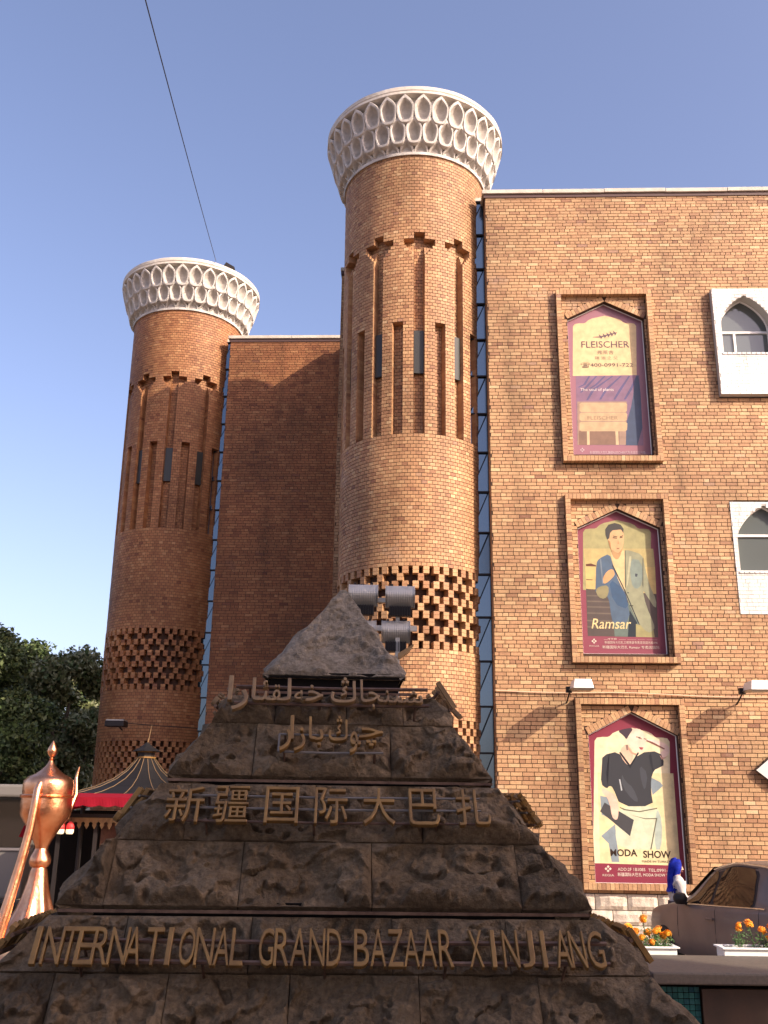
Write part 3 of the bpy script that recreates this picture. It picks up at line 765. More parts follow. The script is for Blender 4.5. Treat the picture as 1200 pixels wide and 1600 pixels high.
for x, y in ((490, 487), (520, 480), (548, 473), (575, 466), (600, 458)):
    p.poly([(x, y), (x - 5, y - 18), (x + 16, y - 2)], '6E565E'); p.poly([(x + 4, y + 4), (x + 12, y + 22), (x + 24, y + 4)], '6E565E')
p.text('FLEISCHER', 350, 720, 577, 525, '6B4F5A', 0)
p.text('弗莱舍', 472, 600, 630, 598, 'A88E78'); p.text('精 油 之 父', 455, 632, 672, 645, 'B49A80')
p.text('☎400-0991-722', 345, 748, 735, 695, '54434E', .0)
p.text('The soul of plants', 343, 598, 926, 896, 'F2E4E0', 0)
p.text('FLEISCHER', 398, 630, 1140, 1112, 'A4886C', 0)
logo(p, 357, 1368, 17, 'D8BFC4'); p.text('新疆国际大巴扎旗舰FLEISCHER代专卖店欢迎光临', 415, 838, 1398, 1376, 'DCC4C8')
p.done()
# 2: man in a blue jacket
p = Poster(1, 'maroon poster of a dark haired man in an open blue jacket, middle one of three', mat('poster_maroon_mid', (.21, .045, .07), .45), None, ((262, 1412), (942, 1415), (870, 405), (212, 395)))
p.poly(cusped(266, 812, 900, 425, 320), 'AFA878'); 
p.poly([(285, 700), (845, 700), (868, 1275), (305, 1268)], 'D9BE7E'); p.poly([(268, 560), (830, 560), (845, 712), (285, 712)], 'C6B47C')
p.poly([(290, 890), (855, 930), (868, 1275), (305, 1268)], '5E5450')
for y in (940, 985, 1030, 1080, 1140, 1190): p.poly([(300, y), (500, y + 4), (500, y + 16), (300, y + 12)], '75695F')
p.poly([(288, 690), (330, 684), (372, 700), (370, 708), (290, 706)], '6A3F34'); p.poly([(292, 812), (345, 815), (340, 822), (292, 820)], '7E6850')
p.poly([(505, 1020), (640, 1000), (720, 1180), (730, 1272), (520, 1270)], '6D7C74'); p.poly([(640, 1060), (700, 1160), (690, 1272), (625, 1272)], '2C3740'); p.poly([(690, 1170), (830, 1210), (840, 1275), (690, 1272)], 'A9A272')
p.poly([(488, 590), (600, 575), (612, 900), (560, 860), (510, 700)], 'E6CC98')                      # shirt
p.poly([(480, 600), (400, 640), (372, 680), (368, 860), (365, 925), (430, 975), (470, 940), (498, 1150), (520, 1170), (650, 1150), (610, 930), (560, 850), (505, 690)], '5A6E84', 1)
p.poly([(600, 572), (640, 575), (745, 610), (760, 700), (800, 860), (855, 980), (850, 1060), (770, 930), (745, 900), (770, 1020), (835, 1170), (838, 1215), (785, 1245), (700, 1150), (630, 1000), (600, 900)], 'A0A184', 1)
p.poly([(640, 640), (740, 660), (745, 850), (690, 900), (650, 840)], '8C9A90', 1); p.poly([(470, 800), (600, 900), (640, 1060), (510, 1010)], '46607E', 1)
p.poly([(600, 575), (608, 575), (612, 880), (604, 880)], '6A6A58'); p.poly([(505, 690), (600, 890), (720, 1170), (708, 1166), (596, 900), (500, 705)], '3A4048')
p.poly([(425, 800), (460, 745), (505, 725), (525, 770), (505, 800), (450, 850), (425, 845)], 'D8A878', 1)       # hand
p.poly([(365, 900), (400, 870), (470, 860), (474, 930), (440, 975), (390, 960)], '97906C', 1)
p.poly([(470, 440), (500, 400), (575, 400), (596, 430), (594, 520), (570, 590), (540, 618), (505, 600), (480, 545), (466, 490)], 'DDB485', 1)  # face
p.poly([(490, 560), (540, 600), (568, 585), (572, 610), (540, 660), (500, 620)], 'C09A6E', 1)
p.poly([(447, 445), (444, 400), (470, 360), (520, 346), (568, 360), (592, 396), (589, 432), (572, 400), (505, 408), (484, 430), (476, 476), (460, 484)], '4C4A48')
p.poly([(505, 465), (540, 470), (540, 478), (505, 474)], '5A4636'); p.poly([(560, 466), (584, 462), (584, 470), (562, 474)], '5A4636'); p.poly([(534, 556), (560, 554), (556, 564), (538, 564)], '9C6A54'); p.poly([(547, 480), (556, 520), (544, 524)], 'C79A70')
p.poly([(508, 452), (542, 460), (541, 466), (508, 460)], '4A3A30'); p.poly([(562, 458), (588, 450), (588, 457), (563, 465)], '4A3A30'); p.poly([(466, 490), (480, 545), (505, 600), (492, 560), (484, 500)], 'B98C60'); p.poly([(575, 590), (592, 530), (580, 560), (545, 606), (560, 604)], 'C29468')
p.poly([(400, 645), (412, 650), (430, 850), (420, 850)], '7F8C98'); p.poly([(640, 620), (655, 625), (648, 700), (625, 860), (612, 880), (630, 700)], 'C0BE9C'); p.poly([(685, 765), (705, 768), (700, 792), (684, 790)], '4A5058'); p.poly([(745, 640), (752, 640), (750, 880), (742, 860)], '6F7264'); p.poly([(622, 918), (634, 918), (634, 926), (622, 926)], '3A4048'); p.poly([(640, 1020), (668, 1022), (668, 1030), (640, 1030)], '4A4A40')
p.text('Ramsar', 335, 650, 1210, 1130, 'F0D8A0', .004, .25)
logo(p, 355, 1308, 20); p.text('REGIA', 318, 396, 1352, 1340, 'E0CDBE'); p.text('新疆国际大巴扎三楼男装专卖店欢迎光临498', 440, 860, 1328, 1306, 'E0CDBE'); p.text('新疆国际大巴扎 Ramsar 专卖店国际', 422, 876, 1366, 1342, 'E8D8C8', 0); p.text('ــ498 ــــ ـــــ ــــ ــــــ', 432, 860, 1296, 1284, 'E0CDBE')
p.done()
# 3: woman in a dark blouse
p = Poster(2, 'red bordered poster of a woman in a dark blouse and pale skirt, lowest of three', MAROON, None, ((270, 1440), (870, 1445), (812, 450), (208, 430)))
p.poly(cusped(258, 768, 1310, 480, 385), 'F3E6C0'); p.poly([(280, 700), (790, 700), (826, 1318), (305, 1310)], 'F0DFAE')
for q_ in ([(640, 730), (700, 760), (720, 785), (690, 815), (650, 850), (640, 800)], [(300, 860), (360, 870), (400, 1030), (310, 985)], [(310, 1130), (400, 1050), (430, 1300), (380, 1300), (360, 1180)]): p.poly(q_, '8E9DA6')
p.poly([(425, 925), (680, 925), (712, 1020), (705, 1215), (420, 1215), (400, 1090)], 'D9DDC0', 1); p.poly([(680, 940), (712, 1020), (706, 1215), (660, 1215), (668, 1000)], 'B6C4BA', 1)
p.poly([(430, 932), (470, 948), (560, 960), (680, 935), (680, 943), (560, 968), (460, 955), (432, 940)], '6E6A58'); p.poly([(500, 985), (600, 1008), (680, 1004), (640, 1215), (632, 1215), (670, 1012), (600, 1014)], '6E6A58')
p.poly([(315, 800), (360, 830), (400, 850), (425, 920), (425, 1010), (405, 1025), (385, 1015), (370, 940), (350, 870), (310, 840)], 'F2C9B4', 1)
p.poly([(700, 560), (735, 535), (610, 480), (600, 462), (680, 470), (745, 495), (768, 530), (760, 570), (712, 605)], 'F5D8CC', 1)
p.poly([(330, 905), (525, 1020), (500, 1128), (300, 965)], '4A4A4E'); p.poly([(360, 850), (395, 855), (425, 930), (420, 1015), (400, 1022), (380, 1000), (368, 930)], 'F2CDB8', 1)
p.poly([(312, 580), (425, 550), (500, 665), (560, 560), (700, 545), (735, 640), (690, 665), (660, 680), (640, 740), (640, 830), (655, 925), (435, 930), (385, 800), (360, 790), (345, 812), (303, 780), (310, 650)], '3C3E44', 1)
p.poly([(440, 700), (470, 760), (520, 800), (560, 900), (520, 890), (450, 800)], '4C4F56', 1); p.poly([(560, 640), (620, 700), (600, 830), (575, 760)], '4A4D55', 1)
p.poly([(425, 555), (470, 490), (530, 560), (500, 660), (455, 620)], 'EBC7AC', 1)
p.poly([(470, 480), (490, 400), (560, 385), (600, 430), (610, 480), (590, 550), (560, 565), (515, 535), (485, 500)], 'F6DCC6', 1)
p.poly([(415, 410), (450, 395), (505, 385), (520, 395), (490, 440), (475, 470), (455, 440)], '4A3C48', 1)
p.poly([(555, 452), (580, 460), (580, 466), (556, 460)], '7A6058'); p.poly([(560, 520), (590, 522), (582, 540), (566, 536)], 'A8505A'); p.poly([(468, 505), (486, 505), (488, 540), (476, 545)], '9A7A70')
p.poly([(612, 470), (650, 482), (735, 528), (730, 536), (640, 492), (608, 478)], '8A5A50'); p.poly([(700, 575), (712, 605), (730, 600), (760, 575), (742, 590), (716, 590)], 'D9A898'); p.poly([(540, 446), (572, 450), (572, 455), (540, 452)], '5A443C'); p.poly([(592, 458), (612, 462), (611, 468), (592, 464)], '5A443C'); p.poly([(488, 520), (515, 556), (560, 572), (540, 580), (505, 565), (484, 530)], 'CFA48A'); p.poly([(425, 560), (500, 668), (560, 562), (552, 556), (500, 645), (436, 556)], '24262C'); p.poly([(425, 745), (434, 745), (448, 820), (440, 824)], 'B8BCC0'); p.poly([(360, 560), (345, 640), (350, 790), (338, 700)], '2C2E36'); p.poly([(640, 560), (660, 680), (650, 690), (625, 580)], '2C2E36')
p.text('MODA', 373, 545, 1262, 1215, '3A2A22', .02); p.text('SHOW', 588, 765, 1270, 1222, '3A2A22', .02); p.text('MADE IN TURKEY', 578, 765, 1300, 1286, '4A3A30', .0)
logo(p, 357, 1345, 22); p.text('REGIA', 322, 396, 1394, 1380, 'E8D8C8'); p.text('ADD:2F 1B1085', 420, 598, 1357, 1337, 'E8D8C8', 0); p.text('TEL:0991-8', 620, 758, 1360, 1340, 'E8D8C8', 0)
p.text('新疆国际大巴扎 MODA SHOW 专卖店', 420, 800, 1392, 1368, 'F0E4D4', 0)
p.done()

# ------------------------------------------------------------------ wall lamps, pipe, diamond board
def wall_lamp(s, z, label):
    t = thing('wall_lamp', fH(s + .24, z, 0), label, 'lamp', 'white floodlights on brackets along the hall')
    a = [(0, .40, -.08), (.46, .40, -.08), (.46, 1.0, -.08), (0, 1.0, -.08)]; 
    mb = MB(); P8 = [fH(s + .03, z - .06, 1.0), fH(s + .45, z - .06, 1.0), fH(s + .45, z - .03, .42), fH(s + .03, z - .03, .42), fH(s + .07, z + .13, .95), fH(s + .41, z + .13, .95), fH(s + .41, z + .13, .48), fH(s + .07, z + .13, .48)]
    mb.hexa(P8); mb.build('housing', WLAMP, t, bevel=.012)
    mb = MB(); mb.hexa([fH(s + .06, z - .10, .96), fH(s + .42, z - .10, .96), fH(s + .42, z - .075, .46), fH(s + .06, z - .075, .46), fH(s, z - .06, 1.02), fH(s + .48, z - .06, 1.02), fH(s + .48, z - .03, .40), fH(s, z - .03, .40)]); mb.build('lens', LAMPGLASS, t)
    mb = MB(); mb.box(fH(s + .02, z - .03, .45), (.12, .1, .12), rz=-aF); mb.build('gear_box', DARKMETAL, t)
    mb = MB(); mb.tube([fH(s + .03, z - .25, .01), fH(s + .03, z - .18, .2), fH(s + .06, z - .02, .45)], .018, 8); mb.build('arm', DARKMETAL, t)
wall_lamp(1.47, 4.86, 'white box floodlight on a wall bracket just above the lowest poster')
wall_lamp(5.02, 4.86, 'white box floodlight on a wall bracket at the right edge, above the tilted square board')
mb = MB(); pts = [fH(.0 + i * .6, 4.85 - .10 * (i / 10) - .02 * math.sin(i), .05) for i in range(21)]; mb.tube(pts, .013, 6); tag(mb.build('wall_cable', PIPE), 'thin cream cable run along the sunlit brick wall above the lowest poster', 'cable')
t = thing('notice_board', fH(5.85, 3.27, .1), 'grey white square board hung as a diamond at the right edge of the hall', 'sign')
mb = MB(); h = .57; q = [(5.85 - h, 3.27), (5.85, 3.27 - h * .8), (5.85 + h, 3.27), (5.85, 3.27 + h * .8)]
mb.hexa([fH(x, z, .14) for x, z in q] + [fH(x, z, .10) for x, z in q]); mb.build('board', mat('board_face', (.55, .52, .5), .5), t)
mb = MB()
for a, b in zip(q, q[1:] + q[:1]): mb.tube([fH(a[0], a[1], .12), fH(b[0], b[1], .12)], .02, 6)
mb.build('edge_strip', DARKMETAL, t)

# ------------------------------------------------------------------ monument
YM = R(2.5); MC = Vector((-.39, 8.0, 0)); UM = Vector((math.cos(YM), math.sin(YM), 0)); NM = Vector((math.sin(YM), -math.cos(YM), 0)); HM = 4.149; KM = .68
DIR4 = [(UM, NM), (-NM, UM), (-UM, -NM), (NM, -UM)]    # (along, outward) front, right, back, left
mon = thing('stone_monument', MC, 'stepped pyramid of dark rough stone blocks with a grey capstone, in shade in front', 'monument')
def rockslab(bl, br, tr, tl, nrm, th, nx, nz, amp, seed, parent, name, m, edge=.1):
    """rough faced block between four front corners"""
    mb = MB(); P = []; off = Vector((seed * 1.7, seed * .9, seed * 2.3)); W = (br - bl).length; H = (tl - bl).length; rd = random.Random(seed * 13)
    pl = [(rd.random() * W, rd.random() * H, rd.uniform(-.34, .34), rd.uniform(-.42, .30), rd.uniform(.1, 1.0)) for _ in range(max(5, int(11 * W * H / .3)))]
    for j in range(nz + 1):
        row = []
        for i in range(nx + 1):
            u, v = i / nx, j / nz; q = (bl * (1 - u) + br * u) * (1 - v) + (tl * (1 - u) + tr * u) * v
            e = min(1, min(u, 1 - u) * W / edge, min(v, 1 - v) * H / edge); e = e * (2 - e)
            x, y = u * W, v * H; wx = .05 * noise.noise(q * 5 + off); wy = .05 * noise.noise(q * 5 - off)
            dmin = min(a * .9 + b_ * (x + wx - px) + c_ * (y + wy - py) + .35 * ((x - px) ** 2 + (y - py) ** 2) for px, py, b_, c_, a in pl)
            f = noise.fractal(q * 1.6 + off, .9, 2.1, 4); rg = max(0, 1 - abs(noise.noise(Vector((q.x * 2.6, q.y * 2.6, q.z * 6.0)) + off)) * 5)
            n1 = noise.noise(Vector((q.x * 2.2, q.y * 2.2, q.z * 5.0)) + off) + .25 * noise.noise(q * 11 + off); n2 = noise.noise(Vector((q.x * 5, q.y * 5, q.z * 8)) - off) + .3 * noise.noise(q * 21 + off)
            sc = 1 / (1 + math.exp(-max(-30, min(30, n1 * 60)))) + .55 / (1 + math.exp(-max(-30, min(30, n2 * 55))))
            d = amp * (.8 * max(-.6, min(1.2, dmin * 1.5)) + .7 * f + .85 * sc * (1.15 - .6 * v) + .22 * noise.turbulence(q * 13 + off, 4, True) - .75)
            ch = .03 * max(0, noise.noise(q * 6 - off) - .1) * (1 - e)
            row.append(q + nrm * (max(-.12, d) * e + .012 * e - ch))
        P.append(row)
    mb.grid(P)
    bk = [c - nrm * th for c in (bl, br, tr, tl)]
    mb.face([bk[0], bk[1]] + P[0][::-1]); mb.face([bk[2], bk[3]] + P[-1]); mb.face([bk[3], bk[0]] + [r[0] for r in P]); mb.face([bk[1], bk[2]] + [r[-1] for r in P][::-1])
    return mb.build(name, m, parent, smooth=False)
def mp(k, x, z, w, ex=0.):
    """point on side k: x along, half width front distance by slope"""
    U_, N_ = DIR4[k]; return MC + U_ * x + N_ * (KM * (HM - z) + ex) + UP * z
# (z top, half width top, z bottom, half width bottom, joints of the front side)
COURSES = [(3.175, .765, 2.962, .884, [-.43, .1, .52]), (2.955, .888, 2.582, 1.133, [-.55, .42]),
           (2.52, 1.164, 2.163, 1.393, [-.95, -.1, .62]), (2.153, 1.397, 1.786, 1.66, [-1.37, -.55, .28, 1.22]),
           (1.728, 1.683, 1.447, 1.93, [-1.2, -.45, .4, 1.1]), (1.437, 1.94, 1.05, 2.22, [-1.55, -.9, -.2, .55, 1.25]), (1.04, 2.23, .62, 2.5, [-1.6, -.8, 0, .8, 1.6]), (.61, 2.51, .2, 2.8, [-1.6, -.8, 0, .8, 1.6])]
sd_ = 1
for ci, (zt, wt, zb, wb, js) in enumerate(COURSES):
    for k in range(4):
        U_, N_ = DIR4[k]; nrm = (N_ + UP * KM).normalized()
        ft, fb = KM * (HM - zt), KM * (HM - zb)
        # sides: along-axis half widths must meet the neighbour's front distance
        if k % 2 == 0: wT, wB, dT, dB = wt, wb, ft, fb
        else: wT, wB, dT, dB = ft, fb, wt, wb
        xs = [-1] + [j / wb for j in js] + [1]
        for a, b in zip(xs, xs[1:]):
            sd_ += 1
            ga = .0025
            def c_(u, top): 
                return MC + U_ * (u * (wT if top else wB)) + N_ * (dT if top else dB) + UP * (zt if top else zb)
            if k == 0:
                # vertical joints stay plumb on the front: same x top and bottom, except at the corners
                def c_(u, top, w0=wb): 
                    x = u * w0 if abs(u) < 1 else u * (wT if top else wB)
                    return MC + U_ * max(-wT, min(wT, x)) * 1 + N_ * (dT if top else dB) + UP * (zt if top else zb) if top else MC + U_ * x + N_ * dB + UP * zb
            g1, g2 = U_ * ga, U_ * -ga
            rockslab(c_(a, 0) + (g1 if abs(a) < 1 else U_ * 0), c_(b, 0) + (g2 if abs(b) < 1 else U_ * 0), c_(b, 1) + (g2 if abs(b) < 1 else U_ * 0), c_(a, 1) + (g1 if abs(a) < 1 else U_ * 0), nrm, .22, 96 if k == 0 else 16, 60 if k == 0 else 10, .10 if k == 0 else .05, sd_, mon, 'stone_block', STONE, edge=.07)
    # level tops and undersides closing each course
core = MB()
def fr(z0, w0, d0, z1, w1, d1, m=0):
    c = []
    for (w_, d_, z) in ((w0, d0, z0), (w1, d1, z1)):
        c += [MC + UM * -w_ + NM * d_ + UP * z, MC + UM * w_ + NM * d_ + UP * z, MC + UM * w_ - NM * d_ + UP * z, MC + UM * -w_ - NM * d_ + UP * z]
    core.hexa(c, m)
for (zt, wt, zb, wb, js) in COURSES:
    ft, fb = KM * (HM - zt), KM * (HM - zb)
    fr(zb - .006, wb - .17, fb - .17, zt + .002, wt - .17, ft - .17)
for z0, z1, w_, f_ in ((3.17, 3.35, .50, .50), (2.51, 2.60, 1.05, 1.0), (1.72, 1.80, 1.58, 1.56), (0, .22, 2.75, 2.62)): fr(z0, w_, f_, z1, w_, f_)
core.build('core', CORE, mon)
mb = MB()
for z0, w_, f_ in ((3.205, .60, .62), (2.545, 1.12, 1.07), (1.752, 1.63, 1.61)):
    for k in range(4):
        U_, N_ = DIR4[k]; a, b = (w_, f_) if k % 2 == 0 else (f_, w_)
        mb.box(MC + N_ * b + UP * z0, (2 * a, .02, .018), rz=YM + (0, -math.pi / 2, math.pi, math.pi / 2)[k] if k % 2 == 0 else YM + math.pi / 2)
mb.build('metal_lip', RAIL, mon)
# capstone
for k in range(4):
    U_, N_ = DIR4[k]; w_, d_ = (.552, .55) if k % 2 == 0 else (.55, .552); ap = MC + UM * .055 + UP * HM; zc = 3.352
    tip = .03
    rockslab(MC + U_ * -w_ + N_ * d_ + UP * zc, MC + U_ * w_ + N_ * d_ + UP * zc, ap + U_ * tip * .5, ap - U_ * tip * .5, (N_ + UP * KM).normalized(), .05, 60 if k == 0 else 24, 46 if k == 0 else 20, .038, 50 + k, mon, 'capstone_face', STONECAP, edge=.07)
mb = MB(); mb.hexa([MC + UM * x + NM * y + UP * z for z in (3.33, 3.37) for x, y in ((-.54, .54), (.54, .54), (.54, -.54), (-.54, -.54))]); mb.build('capstone_base', CORE, mon)

# ---- letter signs standing off the slope
VS = (UP - NM * KM)                        # per metre of height
def sign_plane(k, off):
    U_, N_ = DIR4[k]; n_ = (N_ + UP * KM).normalized(); up_ = (UP - N_ * KM).normalized()
    return U_, up_, n_, MC + UP * HM + n_ * off, 
SL = math.sqrt(1 + KM * KM)
def zz(z): return (z - HM) * SL                    # slope coordinate of a height on the stone face
EN = [('I', 52, 61), ('N', 68, 97), ('T', 97, 120), ('E', 119, 146), ('R', 144, 170), ('N', 170, 199), ('A', 195, 220), ('T', 226, 252), ('I', 259, 267), ('O', 279, 304), ('N', 304, 333), ('A', 334, 359), ('L', 360, 380), ('G', 404, 427), ('R', 428, 452), ('A', 454, 480), ('N', 483, 508), ('D', 511, 534), ('B', 554, 578), ('A', 580, 605), ('Z', 608, 632), ('A', 633, 658), ('A', 660, 685), ('R', 689, 712), ('X', 737, 760), ('I', 773, 780), ('N', 792, 817), ('J', 821, 842), ('I', 854, 861), ('A', 876, 901), ('N', 900, 925), ('G', 929, 955)]
CN = [('新', 262, 320), ('疆', 336, 389), ('国', 414, 466), ('际', 491, 542), ('大', 566, 616), ('巴', 638, 686), ('扎', 712, 765)]
def sign(k, kind, label, off=.17):
    U_, V_, n_, O_ = sign_plane(k, off)
    t = thing('letter_sign', MC + DIR4[k][1] * 2 + UP * 1, label, 'sign', None)
    rz = None
    def rail(x0, x1, v, r=.011, m=RAIL, name='rail', d=-.03):
        mb = MB(); mb.tube([O_ + U_ * x0 + V_ * v + n_ * d, O_ + U_ * ((x0 + x1) / 2) + V_ * (v - .008) + n_ * d, O_ + U_ * x1 + V_ * v + n_ * d], r, 6); mb.build(name, m, t)
    def pin(x, v):
        mb = MB(); mb.tube([O_ + U_ * x + V_ * v - n_ * .03, O_ + U_ * x + V_ * (v - .02) - n_ * (off + .02)], .009, 5); mb.build('bracket', RAIL, t)
    def letter(s, x0, x1, v0, v1, m, bold=.02, ex=.09):
        mb = MB(); put_text(mb, s, O_, U_, V_, n_, x0, x1, v0, v1, 0, bold, 0, ex, .18); mb.build('letter', m, t)
    if kind == 'english':
        v0, v1 = zz(1.475) - .085, zz(1.475) + .137; sc = 3.30 / 905; 
        for s, a, b in EN: letter(s, -1.672 + (a - 50) * sc, -1.672 + (b - 50) * sc, v0, v1, GOLD, -.014)
        rail(-1.66, 1.66, v0 + .045, .014); rail(-1.66, 1.66, v1 - .055, .014)
        for x in (-1.4, -.7, 0, .7, 1.4): pin(x, v0 + .045); pin(x, v1 - .055)
    elif kind == 'chinese':
        v0, v1 = zz(2.225) - .065, zz(2.225) + .21; sc = 2.12 / 503
        for s, a, b in CN: letter(s, -1.065 + (a - 262) * sc, -1.065 + (b - 262) * sc, v0, v1, GOLD, -.012)
        for f in (.14, .5, .84): rail(-1.03, 1.0, v0 + (v1 - v0) * f, .008, RAILG if f > .2 else RAIL)
        for x in (-.8, -.1, .7): pin(x, v0 + .05); pin(x, v1 - .05)
    elif kind == 'uyghur_top':
        v0 = zz(3.008); sc = 1.02
        # شىنجاڭ خەلقئارا, in presentation forms, glyphs laid out from right to left (x0, x1, low, high)
        G = [('\uFEB7', .50, .655, .0, .115), ('\uFBE9', .435, .502, .0, .07), ('\uFEE8', .365, .437, .0, .115), ('\uFEA0', .245, .367, -.045, .10), ('\uFE8E', .195, .248, .0, .215), ('\uFBD3', -.02, .165, -.01, .235),
             ('\uFEA7', -.20, -.075, .0, .155), ('\uFEEA', -.285, -.20, .0, .10), ('\uFEDF', -.37, -.31, .0, .215), ('\uFED8', -.455, -.368, .0, .15), ('\uFE8C', -.53, -.453, .0, .19), ('\uFE8E', -.60, -.527, .0, .215), ('\uFEAD', -.735, -.62, -.09, .10), ('\uFE8D', -.775, -.735, .0, .23)]
        for s, a, b, l, h in G: letter(s, a, b, v0 + l, v0 + h, TAN, -.006)
        rail(-.72, .70, v0 + .165, .013); rail(-.72, .70, v0 + .01, .013)
        for x in (-.62, -.1, .6): pin(x, v0 + .01); pin(x, v0 + .165)
    else:
        v0 = zz(2.70) + .03
        G = [('\uFB7C', .17, .355, -.05, .11), ('\uFEEE', .10, .185, -.11, .075), ('\uFBD3', -.06, .085, -.01, .21), ('\uFE91', -.16, -.10, -.05, .09), ('\uFE8E', -.215, -.155, .0, .20), ('\uFEAF', -.32, -.235, -.10, .10), ('\uFE8D', -.36, -.325, .0, .21), ('\uFEAD', -.43, -.345, -.10, .09)]
        for s, a, b, l, h in G: letter(s, a * .92 + .03, b * .92 + .03, v0 + l, v0 + h, GOLD, -.006)
        rail(-.37, .36, v0 + .075, .008, RAILG); rail(-.37, .36, v0 - .075, .008, RAILG)
        mb = MB(); mb.tube([O_ + U_ * -.37 + V_ * (v0 - .075) - n_ * .03, O_ + U_ * -.37 + V_ * (v0 + .075) - n_ * .03], .008, 6); mb.build('rail', RAILG, t)
        for x in (-.33, .3): pin(x, v0 + .07); pin(x, v0 - .07)
    return t
sign(0, 'english', 'gold capitals reading INTERNATIONAL GRAND BAZAAR XINJIANG on the lowest front step')
sign(0, 'chinese', 'seven large gold Chinese characters on rails across the front of the pyramid')
sign(0, 'uyghur_top', 'dull gold Uyghur lettering on two rails just below the capstone')
sign(0, 'uyghur_low', 'short gold Uyghur line in the middle of the front, under the longer one')
for k, sd2 in ((1, 'right'), (3, 'left')):
    for kind, wd in (('english', 'lowest step'), ('chinese', 'middle step'), ('uyghur_top', 'top step')):
        sign(k, kind, "sign seen edge on, sticking out of the pyramid's %s flank, %s" % (sd2, wd), off=.16)

# ------------------------------------------------------------------ floodlights behind the capstone
t = thing('lamp_mast', (.35, 10.9, 0), 'grey mast with a crossbar rising behind the capstone, carrying floodlights', 'mast')
mb = MB(); mb.box((.175, 10.9, 2.24), (.05, .05, 4.24)); mb.build('pole', GREYMETAL, t)
mb = MB(); mb.box((-.03, 10.88, 4.355), (.85, .05, .06)); mb.build('crossbar', GREYMETAL, t)
mb = MB(); mb.box((-.03, 10.9, 4.685), (.75, .05, .05)); mb.build('upper_crossbar', GREYMETAL, t)
mb = MB(); mb.box((.175, 10.92, 4.515), (.045, .03, .34)); mb.build('riser', GREYMETAL, t)
mb = MB(); mb.hexa([(.18, 10.8, 4.00), (.30, 10.8, 4.08), (.30, 10.95, 4.08), (.18, 10.95, 4.00), (.18, 10.8, 4.06), (.36, 10.8, 4.17), (.36, 10.95, 4.17), (.18, 10.95, 4.06)]); mb.build('gusset', TAN, t)
def floodlight(x, y, z, label, w_=.32, h_=.25):
    t = thing('floodlight', (x, y, z), label, 'floodlight', 'floodlights on the mast behind the capstone')
    mb = MB(); n_ = 10; P = []
    prof = [(-.02 - .12 * math.sin(math.pi * i / n_) - .02, -h_ / 2 + h_ * i / n_) for i in range(n_ + 1)]
    prof = [(y_ * 1.0, z_) for y_, z_ in prof]
    for j in range(25):
        xx = -w_ / 2 + w_ * j / 24; k_ = 1 + (.02 if j % 2 else 0)
        P.append([(x + xx * (1 - .04 * (z_ / h_ < 0)), y + y_ * k_, z + z_) for y_, z_ in prof])
    mb.grid(P); mb.build('housing', GREYMETAL, t, smooth=False)
    mb = MB()
    for sx in (-1, 1):
        mb = MB(); pr2 = [(y_ * 1.08, z_ * 1.04) for y_, z_ in prof] + [(.01, h_ / 2), (.01, -h_ / 2)][::1]; xa, xb = x + sx * (w_ / 2 + .001), x + sx * (w_ / 2 + .010)
        mb.face([(xa, y + a, z + b) for a, b in pr2]); mb.face([(xb, y + a, z + b) for a, b in pr2][::-1])
        for a, b in zip(pr2, pr2[1:] + pr2[:1]): mb.face([(xa, y + a[0], z + a[1]), (xb, y + a[0], z + a[1]), (xb, y + b[0], z + b[1]), (xa, y + b[0], z + b[1])])
        mb.build('end_plate', GREYMETAL, t)
    mb = MB(); mb.box((x, y + .01, z), (w_, .03, h_)); mb.build('glass_front', LAMPGLASS, t)
    mb = MB(); mb.box((x, y - .05, z - h_ / 2 - .055), (w_ * .78, .09, .11))
    for i in range(9): mb.box((x - w_ * .36 + i * w_ * .09, y - .105, z - h_ / 2 - .055), (.008, .03, .11))
    mb.build('gear_box', DARKMETAL, t)
    mb = MB()
    for sx in (-.3, .3): mb.box((x + sx * w_, y - .11, z + h_ / 2 - .005), (.03, .02, .02))
    mb.build('clip', DARKMETAL, t)
floodlight(-.225, 10.95, 4.745, 'grey ribbed floodlight on the mast, upper left one, right beside the tip of the capstone')
floodlight(.20, 10.95, 4.735, 'grey ribbed floodlight on the mast, upper right one, seen whole against the tower')
floodlight(-.24, 10.98, 4.33, 'grey ribbed floodlight on the mast, lower left one, almost hidden by the capstone')
floodlight(.155, 10.98, 4.33, 'grey ribbed floodlight on the mast, lower right one behind the crossbar', w_=.31)

# ------------------------------------------------------------------ copper ewer
JY = 19.5; JX = -6.47
t = thing('copper_ewer', (JX, JY, 0), 'tall shiny copper ewer sculpture with a pointed lid, sunlit at the left', 'sculpture')
def zm_(z): return max(.0, z * 1.08 - .42)
def jl(name, prof, m=COPPER, n=40, smooth=True):
    mb = MB(); mb.lathe([(a * .93, zm_(b)) for a, b in prof], (JX, JY, 0), n); return mb.build(name, m, t, smooth=smooth)
jl('finial', [(.02, 3.36), (.05, 3.375), (.03, 3.39), (.05, 3.41), (.03, 3.43), (.075, 3.475), (.105, 3.53), (.095, 3.59), (.055, 3.66), (.018, 3.715), (.002, 3.735)], n=24)
jl('lid', [(.505, 2.775), (.515, 2.86), (.515, 2.97), (.495, 3.04), (.43, 3.09), (.30, 3.14), (.19, 3.21), (.11, 3.28), (.07, 3.33), (.045, 3.38)], n=14)
jl('band', [(.50, 2.72), (.545, 2.725), (.55, 2.74), (.53, 2.752), (.55, 2.765), (.54, 2.78), (.49, 2.79)], n=48)
jl('bowl', [(.13, 1.84), (.135, 1.90), (.19, 2.00), (.27, 2.12), (.35, 2.23), (.42, 2.32), (.485, 2.41), (.515, 2.47), (.52, 2.58), (.515, 2.73)], n=14)
